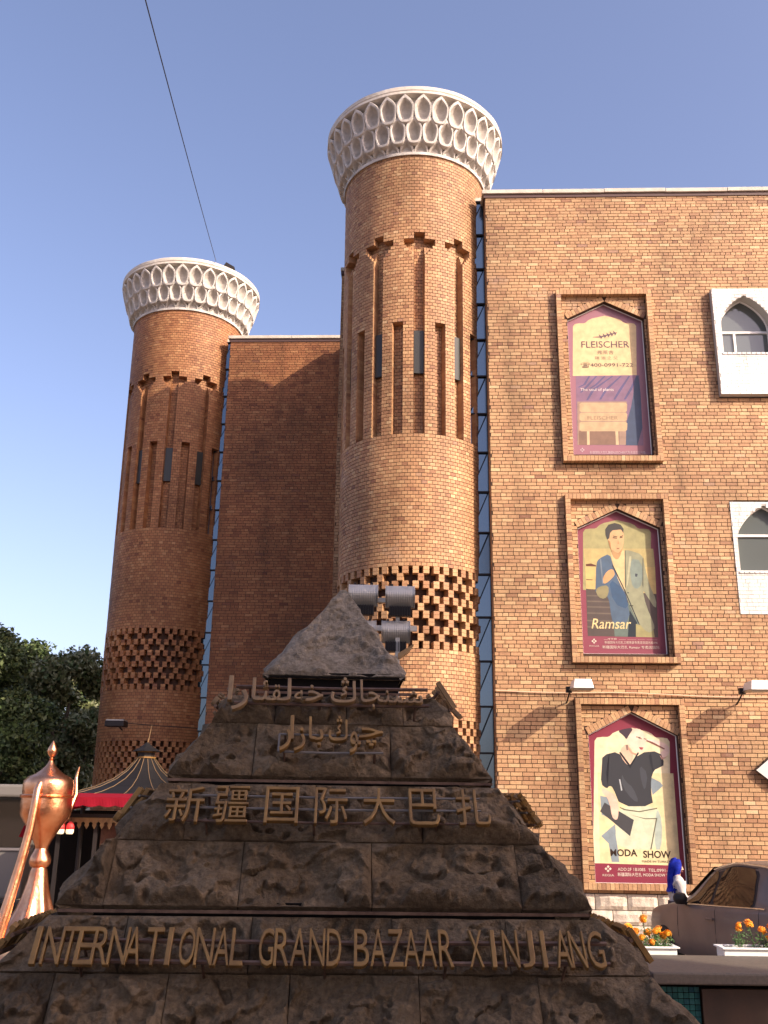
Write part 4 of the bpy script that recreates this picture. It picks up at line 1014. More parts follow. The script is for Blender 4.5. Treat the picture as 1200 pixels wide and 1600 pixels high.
jl('knop', [(.12, 1.54), (.18, 1.565), (.215, 1.62), (.22, 1.67), (.20, 1.74), (.15, 1.81), (.13, 1.87)], n=32)
foot = MB(); n_ = 64
prof = [(.72, .0), (.68, .3), (.55, .5), (.42, .68), (.32, .88), (.25, 1.08), (.19, 1.30), (.155, 1.48), (.13, 1.56)]
for r_, z_ in [(a * 1.05, zm_(b) if b > .5 else b * .3) for a, b in prof]:
    for j in range(n_):
        a = 2 * math.pi * j / n_; amp = .10 * max(0, (1.1 - z_) / 1.1); rr_ = r_ * (1 + amp * math.cos(8 * a)); foot.v.append((JX + rr_ * math.cos(a), JY + rr_ * math.sin(a), z_))
for k in range(len(prof) - 1):
    for j in range(n_):
        a = k * n_ + j; b = k * n_ + (j + 1) % n_; foot.f.append((a, b, b + n_, a + n_)); foot.m.append(0); foot.t.append(0)
foot.build('foot', COPPER, t, smooth=True)
mb = MB(); mb.tube([(x + .2, y, zm_(z)) for x, y, z in ((JX - .22, JY - .42, 2.98), (JX - .235, JY - .49, 2.86), (JX - .24, JY - .53, 2.6), (JX - .27, JY - .56, 2.2), (JX - .34, JY - .62, 1.7), (JX - .43, JY - .70, 1.15), (JX - .54, JY - .78, .5), (JX - .60, JY - .80, .42))], [.06, .075, .078, .08, .085, .095, .115, .12], 16); mb.build('handle', COPPER, t, smooth=True)
mb = MB(); mb.tube([(x, y, zm_(z)) for x, y, z in ((JX + .30, JY + .35, 2.4), (JX + .40, JY + .5, 2.8), (JX + .36, JY + .55, 3.1), (JX + .40, JY + .55, 3.30))], [.07, .05, .035, .012], 10); mb.build('spout', COPPER, t, smooth=True)
t = thing('copper_urn', (-6.4, 16.6, 0), 'small round copper urn in shadow at the left edge, beside the ewer', 'sculpture')
mb = MB(); mb.lathe([(.28, 0), (.25, .3), (.14, .5), (.16, .62), (.30, .78), (.36, .98), (.33, 1.2), (.22, 1.36), (.16, 1.42), (.2, 1.46)], (-6.4, 16.6, -.5), 28); mb.build('bowl', COPPER, t, smooth=True)
mb = MB(); mb.lathe([(.17, 1.455), (.15, 1.55), (.06, 1.62), (.03, 1.66), (.05, 1.70), (.01, 1.76)], (-6.4, 16.6, -.5), 20); mb.build('lid', COPPER, t, smooth=True)

# ------------------------------------------------------------------ pavilion with black tent roof
TX, TY = -5.3, 22.4; RIBM = mat('rib_cord', (.16, .10, .05), .7)
pav = thing('pavilion', (TX, TY, 0), 'kiosk with a black curved tent roof and gold ribs, left behind the pyramid', 'kiosk')
prof = [(1.85, 2.60), (1.45, 2.68), (1.05, 2.80), (.68, 2.97), (.42, 3.16), (.27, 3.33), (.20, 3.42)]
mb = MB(); mb.lathe(prof, (TX, TY, 0), 16); mb.build('tent_roof', BLACKROOF, pav)
for j in range(16):
    a = 2 * math.pi * j / 16; mb = MB(); mb.tube([(TX + (r_ + .012) * math.cos(a), TY + (r_ + .006) * math.sin(a), z_ + .006) for r_, z_ in prof], .008, 5); mb.build('rib', RIBM, pav)
mb = MB(); mb.lathe([(.19, 3.41), (.19, 3.55), (.18, 3.58)], (TX, TY, 0), 8); mb.build('lantern', DARKMETAL, pav)
for z_ in (3.43, 3.56):
    mb = MB(); mb.lathe([(.195, z_), (.22, z_ + .008), (.22, z_ + .03), (.195, z_ + .04)], (TX, TY, 0), 8); mb.build('gold_band', GOLD, pav)
mb = MB(); mb.lathe([(.33, 3.585), (.29, 3.61), (.17, 3.67), (.08, 3.74), (.02, 3.79)], (TX, TY, 0), 8); mb.build('lantern_roof', BLACKROOF, pav)
mb = MB(); mb.tube([(TX, TY, 3.75), (TX + .03, TY, 3.9), (TX + .07, TY, 4.2)], [.014, .010, .004], 6); mb.build('spire', TAN, pav)
for a in (200, 235, 270, 305, 340):
    mb = MB(); mb.tube([(TX + 1.6 * math.cos(R(a)), TY + 1.6 * math.sin(R(a)), 0), (TX + 1.6 * math.cos(R(a)), TY + 1.6 * math.sin(R(a)), 2.66)], .05, 8); mb.build('post', DARKMETAL, pav)
# straight counter front with gold fringe
FY = TY - 1.75
mb = MB(); mb.box((TX, FY, 2.20), (3.3, .06, .07)); mb.build('beam', DARKMETAL, pav)
for i in range(21):
    x = TX - 1.6 + i * .155; mb = MB(); z1 = 2.16
    pts = [(x - .076, z1), (x + .076, z1), (x + .076, z1 - .08), (x + .035, z1 - .10), (x + .043, z1 - .15), (x, z1 - .22), (x - .043, z1 - .15), (x - .035, z1 - .10), (x - .076, z1 - .08)]
    mb.face([(a, FY - .05, b) for a, b in pts][::-1]); mb.face([(a, FY - .035, b) for a, b in pts])
    for p, q_ in zip(pts, pts[1:] + pts[:1]): mb.face([(p[0], FY - .05, p[1]), (q_[0], FY - .05, q_[1]), (q_[0], FY - .035, q_[1]), (p[0], FY - .035, p[1])])
    mb.build('fringe_tongue', TAN, pav)
mb = MB(); mb.box((TX + .55, FY + .3, 1.05), (2.0, .1, 2.1)); mb.build('back_panel', mat('pavilion_brick', (.12, .05, .03), .8, col2=(.07, .03, .02), vscale=8), pav)
mb = MB(); mb.box((TX - .6, FY + 1.2, 1.15), (3.0, .1, 2.3)); mb.build('interior_shade', CORE, pav)  # near-black panel standing in for the shade under the tent roof
for x in (-1.62, -1.25, -.5):
    mb = MB(); mb.box((TX + x, FY + .05, 1.1), (.07, .07, 2.2)); mb.build('post', DARKMETAL, pav)
# red awning with a scalloped edge
aw = thing('awning', (TX, FY - .5, 2.3), 'bright red awning with a scalloped edge hung below the black tent roof', 'awning')
mb = MB(); P = []
AX0, AX1 = TX - 1.62, TX + 1.6
for j, (y_, z_) in enumerate(((FY - .02, 2.64), (FY - .25, 2.60), (FY - .5, 2.56))): P.append([(AX0 + (AX1 - AX0) * i / 60, y_, z_) for i in range(61)])
mb.grid(P); P = [[(AX0 + (AX1 - AX0) * i / 60, FY - .5, 2.56) for i in range(61)], [(AX0 + (AX1 - AX0) * i / 60, FY - .51 - .01 * math.sin(i), 2.40 - .03 * abs(math.sin(i * math.pi / 6))) for i in range(61)]]
mb.grid(P); mb.build('canopy', REDCLOTH, aw)
mb = MB(); mb.face([(AX0, FY, 2.64), (AX0, FY - .5, 2.56), (AX0, FY - .5, 2.28), (AX0 + .9, FY - .2, 2.36), (AX0, FY, 2.2)]); mb.build('side_flap', REDCLOTH, aw)
for x in (AX0 + .1, AX1 - .1):
    mb = MB(); mb.tube([(x, FY, 2.35), (x, FY - .48, 2.54)], .012, 6); mb.build('strut', DARKMETAL, aw)
mb = MB(); P = []
for j in range(9):
    z_ = 2.28 - j * .062; P.append([(AX0 - .02 - .032 * j + .012 * math.sin(j) + i * (.07 + .008 * j if j < 7 else .09), FY - .45 + .04 * math.sin(i * 2.1), z_ - .02 * i) for i in range(4)])
mb.grid(P); q_ = [[(x, y + .03, z) for x, y, z in r] for r in P]; mb.grid(q_, flip=True); tag(mb.build('hanging_cloth', REDCLOTH), 'crumpled red cloth hanging from the left end of the red awning', 'cloth')
LR = mat('lantern_red', (.5, .03, .03), .4, emit=.35); LC = mat('lantern_cream', (.8, .62, .4), .4, emit=.7)
for i, x in enumerate((TX - 1.17, TX - .98)):
    l = thing('paper_lantern', (x, FY - .12, 1.9), ('left' if i == 0 else 'right') + ' one of the two small red and cream lanterns under the gold fringe', 'lantern', 'small lanterns in the kiosk')
    mb = MB(); mb.lathe([(.02, .15), (.065, .11), (.085, .05), (.08, 0)], (x, FY - .12, 1.93), 12); mb.build('red_top', LR, l)
    mb = MB(); mb.lathe([(.06, -.09), (.078, -.06), (.08, 0)], (x, FY - .12, 1.93), 12); mb.build('cream_bottom', LC, l)
    mb = MB(); mb.tube([(x, FY - .12, 2.07), (x, FY - .03, 2.2)], .005, 5); mb.build('cord', DARKMETAL, l)

# lamp on the farther tower with its feed pipe
fl = flat(PL); t = thing('wall_lamp', fl(-2.25, 4.55, 1.2), 'dark unlit box floodlight on the shaded left tower, above the kiosk', 'lamp')
mb = MB(); mb.box(fl(-2.3, 4.62, 1.0), (.55, .42, .16), rz=-aF); mb.build('housing', DARKMETAL, t, bevel=.02)
mb = MB(); mb.box(fl(-2.3, 4.72, 1.0), (.5, .36, .03), rz=-aF); mb.build('top_plate', GREYMETAL, t)
mb = MB(); mb.tube([fl(-2.3, 4.60, .9), fl(-2.3, 4.5, .40)], .02, 6); mb.build('arm', DARKMETAL, t)
mb = MB(); mb.tube([fl(-2.1, 4.66, .9), fl(-1.2, 4.62, .55), fl(-.2, 4.6, .05)], .012, 5); tag(mb.build('lamp_cable', DARKMETAL), 'thin dark cable running from the unlit lamp on the left tower to the rear wing', 'cable')

# small spotlight and wire on the far capital
t = thing('spotlight', C2 + Vector((1.35, -1.2, 19.8)), 'small black spotlight on the rim of the far left capital', 'spotlight')
mb = MB(); mb.box(C2 + Vector((1.5, -1.35, 19.93)), (.34, .2, .15), ry=R(32)); mb.build('housing', DARKMETAL, t, bevel=.01)
mb = MB(); mb.tube([C2 + Vector((1.45, -1.3, 19.76)), C2 + Vector((1.47, -1.32, 19.9))], .03, 6); mb.build('foot', DARKMETAL, t)
a_ = Vector((-5.69, 27.95, 19.72)); ext = a_ + (Vector((-3.105, 9.608, 12.15)) - a_) * 1.3; mb = MB(); pts = []
for i in range(31):
    u = i / 30; q_ = a_ * (1 - u) + ext * u; q_.z -= .25 * u * (1 - u); pts.append(q_)
mb.tube(pts, .009, 5); tag(mb.build('overhead_wire', DARKMETAL), 'thin black wire slanting down the sky to the far left capital', 'wire')

# ------------------------------------------------------------------ parked bus behind the ewer
t = thing('parked_bus', (-13.4, 24, 0), 'grey bus with dark windows parked at the far left in the shade', 'bus')
BX0, BX1, BY, = -19.0, -8.35, 24.0
BODY = mat('bus_grey', (.16, .145, .13), .5)
mb = MB(); mb.box(((BX0 + BX1) / 2, BY + 1.25, .85), (BX1 - BX0, 2.5, 1.1)); mb.box(((BX0 + BX1) / 2, BY + 1.25, 2.72), (BX1 - BX0, 2.45, .3)); mb.box(((BX0 + BX1) / 2, BY + 1.35, 2.0), (BX1 - BX0 - .1, 2.2, 1.3)); mb.build('body', [BODY], t, bevel=.06)
for i in range(7):
    x = BX1 - .8 - i * 1.5; mb = MB(); mb.box((x, BY + .2, 1.98), (1.38, .06, 1.1)); mb.build('window', CARG, t)
    mb = MB(); mb.box((x - .75, BY + .17, 1.98), (.07, .06, 1.15)); mb.build('pillar', DARKMETAL, t)
mb = MB(); mb.box(((BX0 + BX1) / 2, BY - .02, 1.40), (BX1 - BX0, .05, .06)); mb.build('trim_strip', CHROME, t)
for x in (BX0 + 2, BX1 - 2):
    mb = MB(); mb.tube([(x, BY - .02, .48), (x, BY + .28, .48)], .48, 24); mb.build('wheel', RUBBER, t)

# ------------------------------------------------------------------ trees
LEAF = [mat('leaf_dark', (.045, .065, .026), .6, spec=.3), mat('leaf_mid', (.065, .10, .032), .55, spec=.3), mat('leaf_olive', (.10, .125, .045), .55, spec=.3)]
LEAFL = [LEAF[1], mat('leaf_sunlit', (.16, .175, .075), .55, spec=.3), mat('leaf_sunlit_pale', (.20, .205, .11), .55, spec=.3)]  # sunlight on the crowns painted in as lighter leaf colours
BARK = mat('bark', (.09, .065, .045), .9, bump=.5)
def tree(x, y, h, rad, n, label, seed, z0=2.2, lsz=.17, mix=(.35, .4, .25), pal=None):
    rg = np.random.default_rng(seed); rd = random.Random(seed)
    t = thing('broadleaf_tree', (x, y, 0), label, 'tree', 'trees at the left edge')
    mb = MB(); mb.tube([(x, y, 0), (x + .1, y, h * .25), (x - .1, y + .1, h * .5), (x + .1, y, h * .8)], [.3, .22, .15, .05], 10); mb.build('trunk', BARK, t)
    cl = []
    for i in range(46):
        a = rd.uniform(0, 2 * math.pi); v = rd.random() ** .8; zc = z0 + (h - z0) * v; rr_ = rad * math.sqrt(max(.05, 1 - ((v - .38) / .66) ** 2)) * rd.uniform(.35, 1.0)
        cl.append((x + rr_ * math.cos(a), y + rr_ * math.sin(a), zc, rd.uniform(.55, 1.15) * rad * .27))
    for i in range(12):
        c = cl[i * 3]; mb = MB(); zb = max(1.5, c[2] - rad * .7); mb.tube([(x, y, zb * .8), ((x + c[0]) / 2, (y + c[1]) / 2, zb + .2), (c[0], c[1], c[2])], [.09, .055, .018], 6); mb.build('limb', BARK, t)
    cl = np.array(cl); k = rg.integers(0, len(cl), n); d = rg.normal(size=(n, 3)); d /= np.linalg.norm(d, axis=1)[:, None]
    r_ = cl[k, 3:4] * rg.random((n, 1)) ** .42 * rg.uniform(.7, 1.25, (n, 1)); c = cl[k, :3] + d * r_ * np.array([1, 1, .75])
    c = c[c[:, 2] > z0 * .6]; n = len(c)
    u = rg.normal(size=(n, 3)); u /= np.linalg.norm(u, axis=1)[:, None]; v = np.cross(u, rg.normal(size=(n, 3))); v /= np.linalg.norm(v, axis=1)[:, None]
    s1 = lsz * rg.uniform(.55, 1.25, (n, 1)); s2 = s1 * .55
    V = np.stack([c - u * s1, c + v * s2, c + u * s1, c - v * s2], 1).reshape(-1, 3) - np.array([x, y, 0])
    me = bpy.data.meshes.new('crown'); me.from_pydata(V.tolist(), [], (np.arange(n * 4).reshape(-1, 4)).tolist())
    for m in (pal or LEAF): me.materials.append(m)
    me.polygons.foreach_set('material_index', rg.choice(3, n, p=mix).astype(int).tolist()); me.update()
    link('crown', me, t, (0, 0, 0), world=False)
tree(-15.6, 29, 9.2, 3.4, 80000, 'tall broadleaf tree cut by the left edge of the picture', 1, lsz=.095, mix=(.5, .35, .15), pal=LEAFL)
tree(-12.9, 31, 7.7, 2.4, 70000, 'dense dark broadleaf tree right behind the copper ewer', 2, lsz=.09, mix=(.55, .3, .15))
tree(-12.6, 39, 7.9, 2.9, 50000, 'paler loose tree farther back, its top lit by the sun', 3, lsz=.11, mix=(.2, .4, .4), pal=LEAFL)
tree(-19.5, 33, 9.2, 4.2, 60000, 'broad tree at the far left behind the bus', 4, lsz=.10)
tree(-15.2, 46, 8.5, 3.4, 40000, 'tree with sun-lightened leaf colours farthest back, just left of the far tower', 5, lsz=.12, mix=(.2, .4, .4), pal=LEAFL)
tree(-17.5, 44, 9.6, 3.8, 40000, 'wide tree in the back row at the left', 6, lsz=.12)

# ------------------------------------------------------------------ woman in a blue headscarf
WX, WY = 5.07, 17.5
t = thing('person', (WX, WY, 0), 'woman in a bright blue headscarf and pale blouse, walking past behind the brown car', 'person')
SKIN = mat('skin', (.45, .26, .17), .5); BLOUSE = mat('blouse', (.55, .50, .46), .8, col2=(.42, .38, .36), vscale=14); SKIRT = mat('skirt', (.06, .035, .045), .8); SCARF = mat('blue_scarf', (.012, .028, .36), .75, col2=(.006, .012, .16), vscale=9, spec=.15)
def skin_mesh(verts, edges, radii, root=0, lv=2):
    me = bpy.data.meshes.new('body'); me.from_pydata(verts, edges, []); o = bpy.data.objects.new('body', me); COL.objects.link(o)
    sk = o.modifiers.new('skin', 'SKIN'); sk.use_smooth_shade = True; ss_ = o.modifiers.new('sub', 'SUBSURF'); ss_.levels = lv; ss_.render_levels = lv
    for i, r_ in enumerate(radii):
        d = me.skin_vertices[0].data[i]; d.radius = r_ if isinstance(r_, tuple) else (r_, r_); d.use_root = (i == root)
    bpy.context.view_layer.update(); m2 = bpy.data.meshes.new_from_object(o.evaluated_get(bpy.context.evaluated_depsgraph_get()))
    bpy.data.objects.remove(o); bpy.data.meshes.remove(me); return m2
HF = Vector((.95, .10, 0)).normalized(); HL = Vector((-HF.y, HF.x, 0))            # faces right, away
def bp(f, l, z): return tuple(HF * f + HL * l + UP * z)
V = [bp(0, 0, .86), bp(0, 0, 1.02), bp(.01, 0, 1.20), bp(.0, 0, 1.32), bp(.02, 0, 1.40), bp(.04, 0, 1.47), bp(.05, 0, 1.55),
     bp(0, .16, 1.30), bp(-.02, .23, 1.05), bp(.16, .22, .92), bp(.24, .20, .90), bp(0, -.16, 1.30), bp(.02, -.23, 1.05), bp(.20, -.20, .96), bp(.27, -.17, .95),
     bp(0, .09, .82), bp(.08, .09, .46), bp(.04, .09, .09), bp(.15, .09, .03), bp(0, -.09, .82), bp(-.04, -.09, .46), bp(-.14, -.09, .12), bp(-.05, -.09, .03)]
Ed = [(0, 1), (1, 2), (2, 3), (3, 4), (4, 5), (5, 6), (3, 7), (7, 8), (8, 9), (9, 10), (3, 11), (11, 12), (12, 13), (13, 14), (0, 15), (15, 16), (16, 17), (17, 18), (0, 19), (19, 20), (20, 21), (21, 22)]
Rr = [.13, .115, .13, .12, .055, .075, .085, .06, .045, .035, .03, .06, .045, .035, .03, .09, .06, .04, .035, .09, .06, .04, .035]
me = skin_mesh(V, Ed, Rr); me.materials.append(SKIN); b_ = link('body', me, t, (0, 0, 0), world=False)
me = skin_mesh(V[:5] + V[7:10] + V[11:14], [(0, 1), (1, 2), (2, 3), (3, 4), (3, 5), (5, 6), (6, 7), (3, 8), (8, 9), (9, 10)], [.15, .135, .15, .135, .06, .078, .062, .05, .078, .062, .05]); me.materials.append(BLOUSE); link('blouse', me, t, (0, 0, 0), world=False)
mb = MB(); P = []
for j in range(12):
    z_ = .98 - j * .07; P.append([bp((.15 + .012 * j) * math.cos(a) * (1 + .06 * math.sin(6 * a) * j / 11), (.17 + .010 * j) * math.sin(a) * (1 + .06 * math.sin(6 * a) * j / 11), z_) for a in [2 * math.pi * i / 36 for i in range(37)]])
mb.grid(P); link('skirt', mb.mesh('skirt', SKIRT, smooth=True), t, (0, 0, 0), world=False)
mb = MB(); P = []                                   # scarf: hood open at the face, falling behind the shoulders
for j in range(15):
    u = j / 14; row = []
    for i in range(29):
        a = R(-112 + 224 * i / 28) + math.pi        # around the back, face gap in front
        if u < .62: ph = u / .62 * math.pi * .78; rr_ = (.128 + .014 * math.cos(a)) * math.sin(ph) + .004; z_ = 1.52 + .145 * math.cos(ph) + .012 * math.sin(7 * u * 3 + a * 2)
        else: k_ = (u - .62) / .38; rr_ = .075 + .085 * k_; z_ = 1.41 - .24 * k_
        rr_ *= 1 + .07 * math.sin(5 * a + 9 * u); row.append(bp(.03 - .03 * u + rr_ * math.cos(a) * 1.1, rr_ * math.sin(a), z_ - (.05 * max(0, -math.cos(a)) if u > .62 else 0)))
    P.append(row)
mb.grid(P); link('headscarf', mb.mesh('headscarf', SCARF, smooth=True), t, (0, 0, 0), world=False)
mb = MB(); P = []
for j in range(9):
    u = j / 8; P.append([bp(-.115 - .03 * math.sin(u * 3) + .045 * abs(i - 4) / 4 - .01 * math.sin(i * 2.2 + j), (-.11 - .03 * u) * (i - 4) / 4, 1.50 - .42 * u) for i in range(9)])
mb.grid(P); mb.grid([[(x + .006, y - .004, z) for x, y, z in r_] for r_ in P], flip=True); link('scarf_tail', mb.mesh('scarf_tail', SCARF, smooth=True), t, (0, 0, 0), world=False)
mb = MB()
for sgn in (-1, 1): mb.box(bp(.128, sgn * .032, 1.525), (.012, .022, .010), m=1, rz=math.atan2(HF.y, HF.x))
mb.hexa([bp(.12, -.016, 1.47), bp(.12, .016, 1.47), bp(.155, .004, 1.475), bp(.155, -.004, 1.475), bp(.12, -.006, 1.53), bp(.12, .006, 1.53), bp(.13, .003, 1.53), bp(.13, -.003, 1.53)], 0)
mb.box(bp(.125, 0, 1.445), (.01, .045, .010), m=2, rz=math.atan2(HF.y, HF.x)); link('face', mb.mesh('face', [SKIN, RUBBER, mat('lips', (.35, .10, .09), .5)]), t, (0, 0, 0), world=False)

# ------------------------------------------------------------------ brown car
CA = R(77); CF = Vector((-math.cos(CA), math.sin(CA), 0)); CB = -CF; CSd = Vector((-math.sin(CA), -math.cos(CA), 0))   # CSd: the side that faces the camera
CO = Vector((4.48, 17.9, 0)) - CSd * .9
car = thing('parked_car', CO + CB * 2.1, 'brown hatchback parked beside the hall at the right edge, dark tinted windows', 'car')
kx = [0, .15, .6, 1.15, 1.45, 2.05, 2.7, 3.5, 3.95, 4.2, 4.3]
def ip(x, ys): return float(np.interp(x, kx, ys))
def sm(x, ys): return (ip(x - .12, ys) + 2 * ip(x, ys) + ip(x + .12, ys)) / 4
zr = [.66, .84, .98, 1.08, 1.18, 1.60, 1.73, 1.71, 1.58, 1.14, .80]; zb = [.62, .78, .90, .98, 1.0, 1.03, 1.06, 1.10, 1.11, 1.02, .72]
wb_ = [.55, .74, .84, .87, .88, .885, .885, .87, .83, .78, .70]; wr = [.30, .55, .66, .70, .68, .60, .60, .58, .56, .66, .60]
def sect(x, t_):
    """t 0 sill .. 1 roof centre"""
    a, b, c, d = sm(x, zb), sm(x, zr), sm(x, wb_), sm(x, wr)
    K = [(0, c - .05, .26), (.12, c + .01, .42), (.28, c + .025, .66), (.40, c + .012, a - .06), (.45, c - .01, a), (.50, c - .035, a + .02), (.72, (c - .035) * .38 + d * .62 + .03, a + (b - .10 - a) * .62), (.80, d + .025, b - .09), (.86, d - .03, b - .035), (.92, d * .6, b - .006), (1, 0, b)]
    ts = [k[0] for k in K]; return float(np.interp(t_, ts, [k[1] for k in K])), float(np.interp(t_, ts, [k[2] for k in K]))
def cpt(x, t_, sgn, off=0.):
    y_, z_ = sect(x, t_)
    if off:
        y2, z2 = sect(x, min(1, t_ + .01)); y1, z1 = sect(x, max(0, t_ - .01)); n_ = Vector((z2 - z1, -(y2 - y1))); n_ = n_.normalized() if n_.length > 0 else Vector((1, 0)); y_ += n_.x * off; z_ += n_.y * off
    return CO + CB * x + CSd * (sgn * y_) + UP * z_
TS = [0, .06, .12, .2, .28, .34, .40, .45, .50, .58, .65, .72, .76, .80, .83, .86, .89, .92, .96, 1]
XS = np.linspace(0, 4.3, 60)
mb = MB()
for sg in (1, -1): mb.grid([[cpt(x, tt, sg) for tt in TS] for x in XS], flip=(sg > 0))
mb.face([cpt(0, tt, 1) for tt in TS] + [cpt(0, tt, -1) for tt in reversed(TS)]); mb.face([cpt(4.3, tt, -1) for tt in TS] + [cpt(4.3, tt, 1) for tt in reversed(TS)])
mb.build('body', CARP, car, smooth=True)
def patch(name, xl, xr, t0, t1, sgn, m, off=.006, nu=14, nv=8, rc=.12, parent=car):
    """window: xl(v), xr(v) give the ends at height v"""
    mb = MB(); P = []
    for j in range(nv + 1):
        v = j / nv; e = 1 - min(1, v / rc, (1 - v) / rc); cc = (1 - math.sqrt(max(0, 1 - e * e))) * .07
        a, b = xl(v) + cc, xr(v) - cc; P.append([cpt(a + (b - a) * i / nu, t0 + (t1 - t0) * v, sgn, off) for i in range(nu + 1)])
    mb.grid(P, flip=sgn < 0); return mb.build(name, m, parent, smooth=True)
for sg in (1, -1):
    xl = lambda v: 1.38 + .72 * v ** 1.15; xr = lambda v: 3.36 - .10 * v ** 2
    patch('window_seal', lambda v: xl(v) - .05, lambda v: xr(v) + .05, .485, .815, sg, DARKMETAL, .004)
    wn = patch('side_window', xl, lambda v: 2.26 + .05 * v, .50, .80, sg, CARG, .009)
    patch('side_window', lambda v: 2.34 + .05 * v, xr, .50, .80, sg, CARG, .009)
    mb = MB(); mb.tube([cpt(1.36 + i * .1, .482, sg, .012) for i in range(24)], .010, 6); mb.build('chrome_strip', CHROME, car)
    mr = MB(); c = cpt(1.62, .50, sg) + CSd * sg * .13 + UP * .08; mr.lathe([(.01, -.085), (.07, -.08), (.105, -.03), (.11, .02), (.08, .075), (.01, .09)], c, 16); mr.build('mirror', DARKMETAL, car, smooth=True)
    mb = MB(); mb.tube([cpt(1.6, .49, sg), c], .025, 6); mb.build('mirror_arm', RUBBER, car)
    for x in (2.25, 3.2):
        mb = MB(); mb.tube([cpt(x, .36, sg, .03), cpt(x + .2, .36, sg, .03)], .016, 6); mb.build('door_handle', CARP, car)
    for x in (2.46, 3.55, 1.35):
        mb = MB(); mb.tube([cpt(x, tt, sg, .001) for tt in (.06, .2, .3, .40, .46)], .004, 4); mb.build('door_seam', RUBBER, car)
    for x in (.85, 3.45):
        wv = CO + CB * x + CSd * sg * .80 + UP * .32; mb = MB(); mb.tube([wv - CSd * sg * .1, wv + CSd * sg * .095], .32, 28); wh = mb.build('wheel', RUBBER, car)
        mb = MB(); mb.tube([wv + CSd * sg * .09, wv + CSd * sg * .105], .2, 20); mb.build('rim', CHROME, car)
    mb = MB(); mb.tube([cpt(x, .835, sg, .03) for x in np.linspace(2.1, 3.7, 9)], .014, 6); mb.build('roof_rail', CHROME, car)
    mb = MB(); mb.grid([[cpt(x, tt, sg, .006) for tt in (.30, .36, .42, .46)] for x in (4.02, 4.1, 4.18, 4.26)], flip=sg > 0); mb.build('tail_light', mat('tail_red', (.35, .01, .01), .15), car)
mb = MB(); mb.grid([[CO + CB * x + CSd * (s_ * w_) + UP * (z_) for s_ in np.linspace(-1, 1, 13)] for x, z_, w_ in [(3.90 + .33 * v, 1.60 - .50 * v + .02, .50 + .12 * v) for v in np.linspace(0, 1, 8)]]); mb.build('rear_window', CARG, car, smooth=True)
mb = MB(); mb.grid([[CO + CB * x + CSd * (s_ * w_) + UP * (z_) for s_ in np.linspace(-1, 1, 13)] for x, z_, w_ in [(1.30 + .70 * v, 1.14 + .46 * v, .64 - .08 * v) for v in np.linspace(0, 1, 8)]]); mb.build('windscreen', CARG, car, smooth=True)
mb = MB(); mb.grid([[cpt(x, tt, 1, .004) for tt in (.04, .14, .26)] for x in (-.0, .02, .05)], flip=True); mb.build('bumper_trim', RUBBER, car)

# ------------------------------------------------------------------ basin wall with planters
ba = thing('basin_wall', (6, 9.9, 0), 'low basin wall with a grey granite coping, teal mosaic and brown panels at lower right', 'wall')
mb = MB(); mb.box((9.1, 10.15, .43), (13.4, .9, .86)); mb.build('core', CORE, ba)
x = 2.45; i = 0
while x < 14:
    mb = MB(); mb.box((x + .75, 9.98, .965), (1.494, 1.16, .10)); mb.build('coping_slab', GRANITE, ba, bevel=.015); x += 1.5
tile = bpy.data.materials.new('teal_mosaic'); tile.use_nodes = True; n_ = tile.node_tree; b = n_.nodes['Principled BSDF']; b.inputs['Roughness'].default_value = .25
mt = MB(); x = 2.5; 
TEAL = brick_mat('teal_tile', [(0, (.02, .10, .10)), (.35, (.03, .15, .15)), (.6, (.05, .2, .19)), (.85, (.02, .08, .13)), (1, (.10, .26, .24))], rough=.25, weather=.1, salt=(.05, .1, .1))
for i in range(16):
    for j in range(17):
        a, c = 2.15 + i * .05, .86 - j * .05; mt.hexa([(a + .003, 9.685, c - .047), (a + .047, 9.685, c - .047), (a + .047, 9.70, c - .047), (a + .003, 9.70, c - .047), (a + .003, 9.685, c - .003), (a + .047, 9.685, c - .003), (a + .047, 9.70, c - .003), (a + .003, 9.70, c - .003)], 0, tone(), skip=(4,))
mt.build('mosaic_tiles', TEAL, ba, kind='stuff')
for i in range(8):
    mb = MB(); mb.box((3.365 + i * .82, 9.675, .43), (.812, .04, .84)); mb.build('stone_panel', PANEL, ba, bevel=.006)
LEAFP = mat('marigold_leaf', (.05, .11, .025), .5); ORANGE = mat('marigold_orange', (.85, .25, .01), .6, col2=(.9, .38, .02), vscale=40); YEL = mat('marigold_yellow', (.88, .42, .02), .6, col2=(.85, .3, .01), vscale=40)
SOIL = mat('soil', (.05, .035, .025), .95)
def flower_mesh():
    mb = MB(); rg = random.Random(3)
    for L_, (n_, r_, z_, s_) in enumerate(((12, .036, .0, .019), (11, .030, .012, .018), (9, .021, .022, .016), (6, .011, .029, .013))):
        for i in range(n_):
            a = 2 * math.pi * i / n_ + L_ * .4 + rg.uniform(-.15, .15); c = Vector((r_ * math.cos(a), r_ * math.sin(a), z_ + rg.uniform(-.003, .003))); u = Vector((math.cos(a), math.sin(a), -.35 + L_ * .25)).normalized(); v = Vector((-math.sin(a), math.cos(a), 0)); w_ = u.cross(v)
            mb.face([c - u * s_ * .6, c + v * s_ * .55 + w_ * .004, c + u * s_ * .55 + w_ * .006, c + u * s_ * .8, c - v * s_ * .55 + w_ * .004])
    mb.lathe([(.01, -.03), (.018, -.02), (.030, -.004), (.028, .012), (.012, .026)], n=10, m=0); return mb
FM = flower_mesh(); fo, fy = FM.mesh('flower', ORANGE), FM.mesh('flower', YEL)
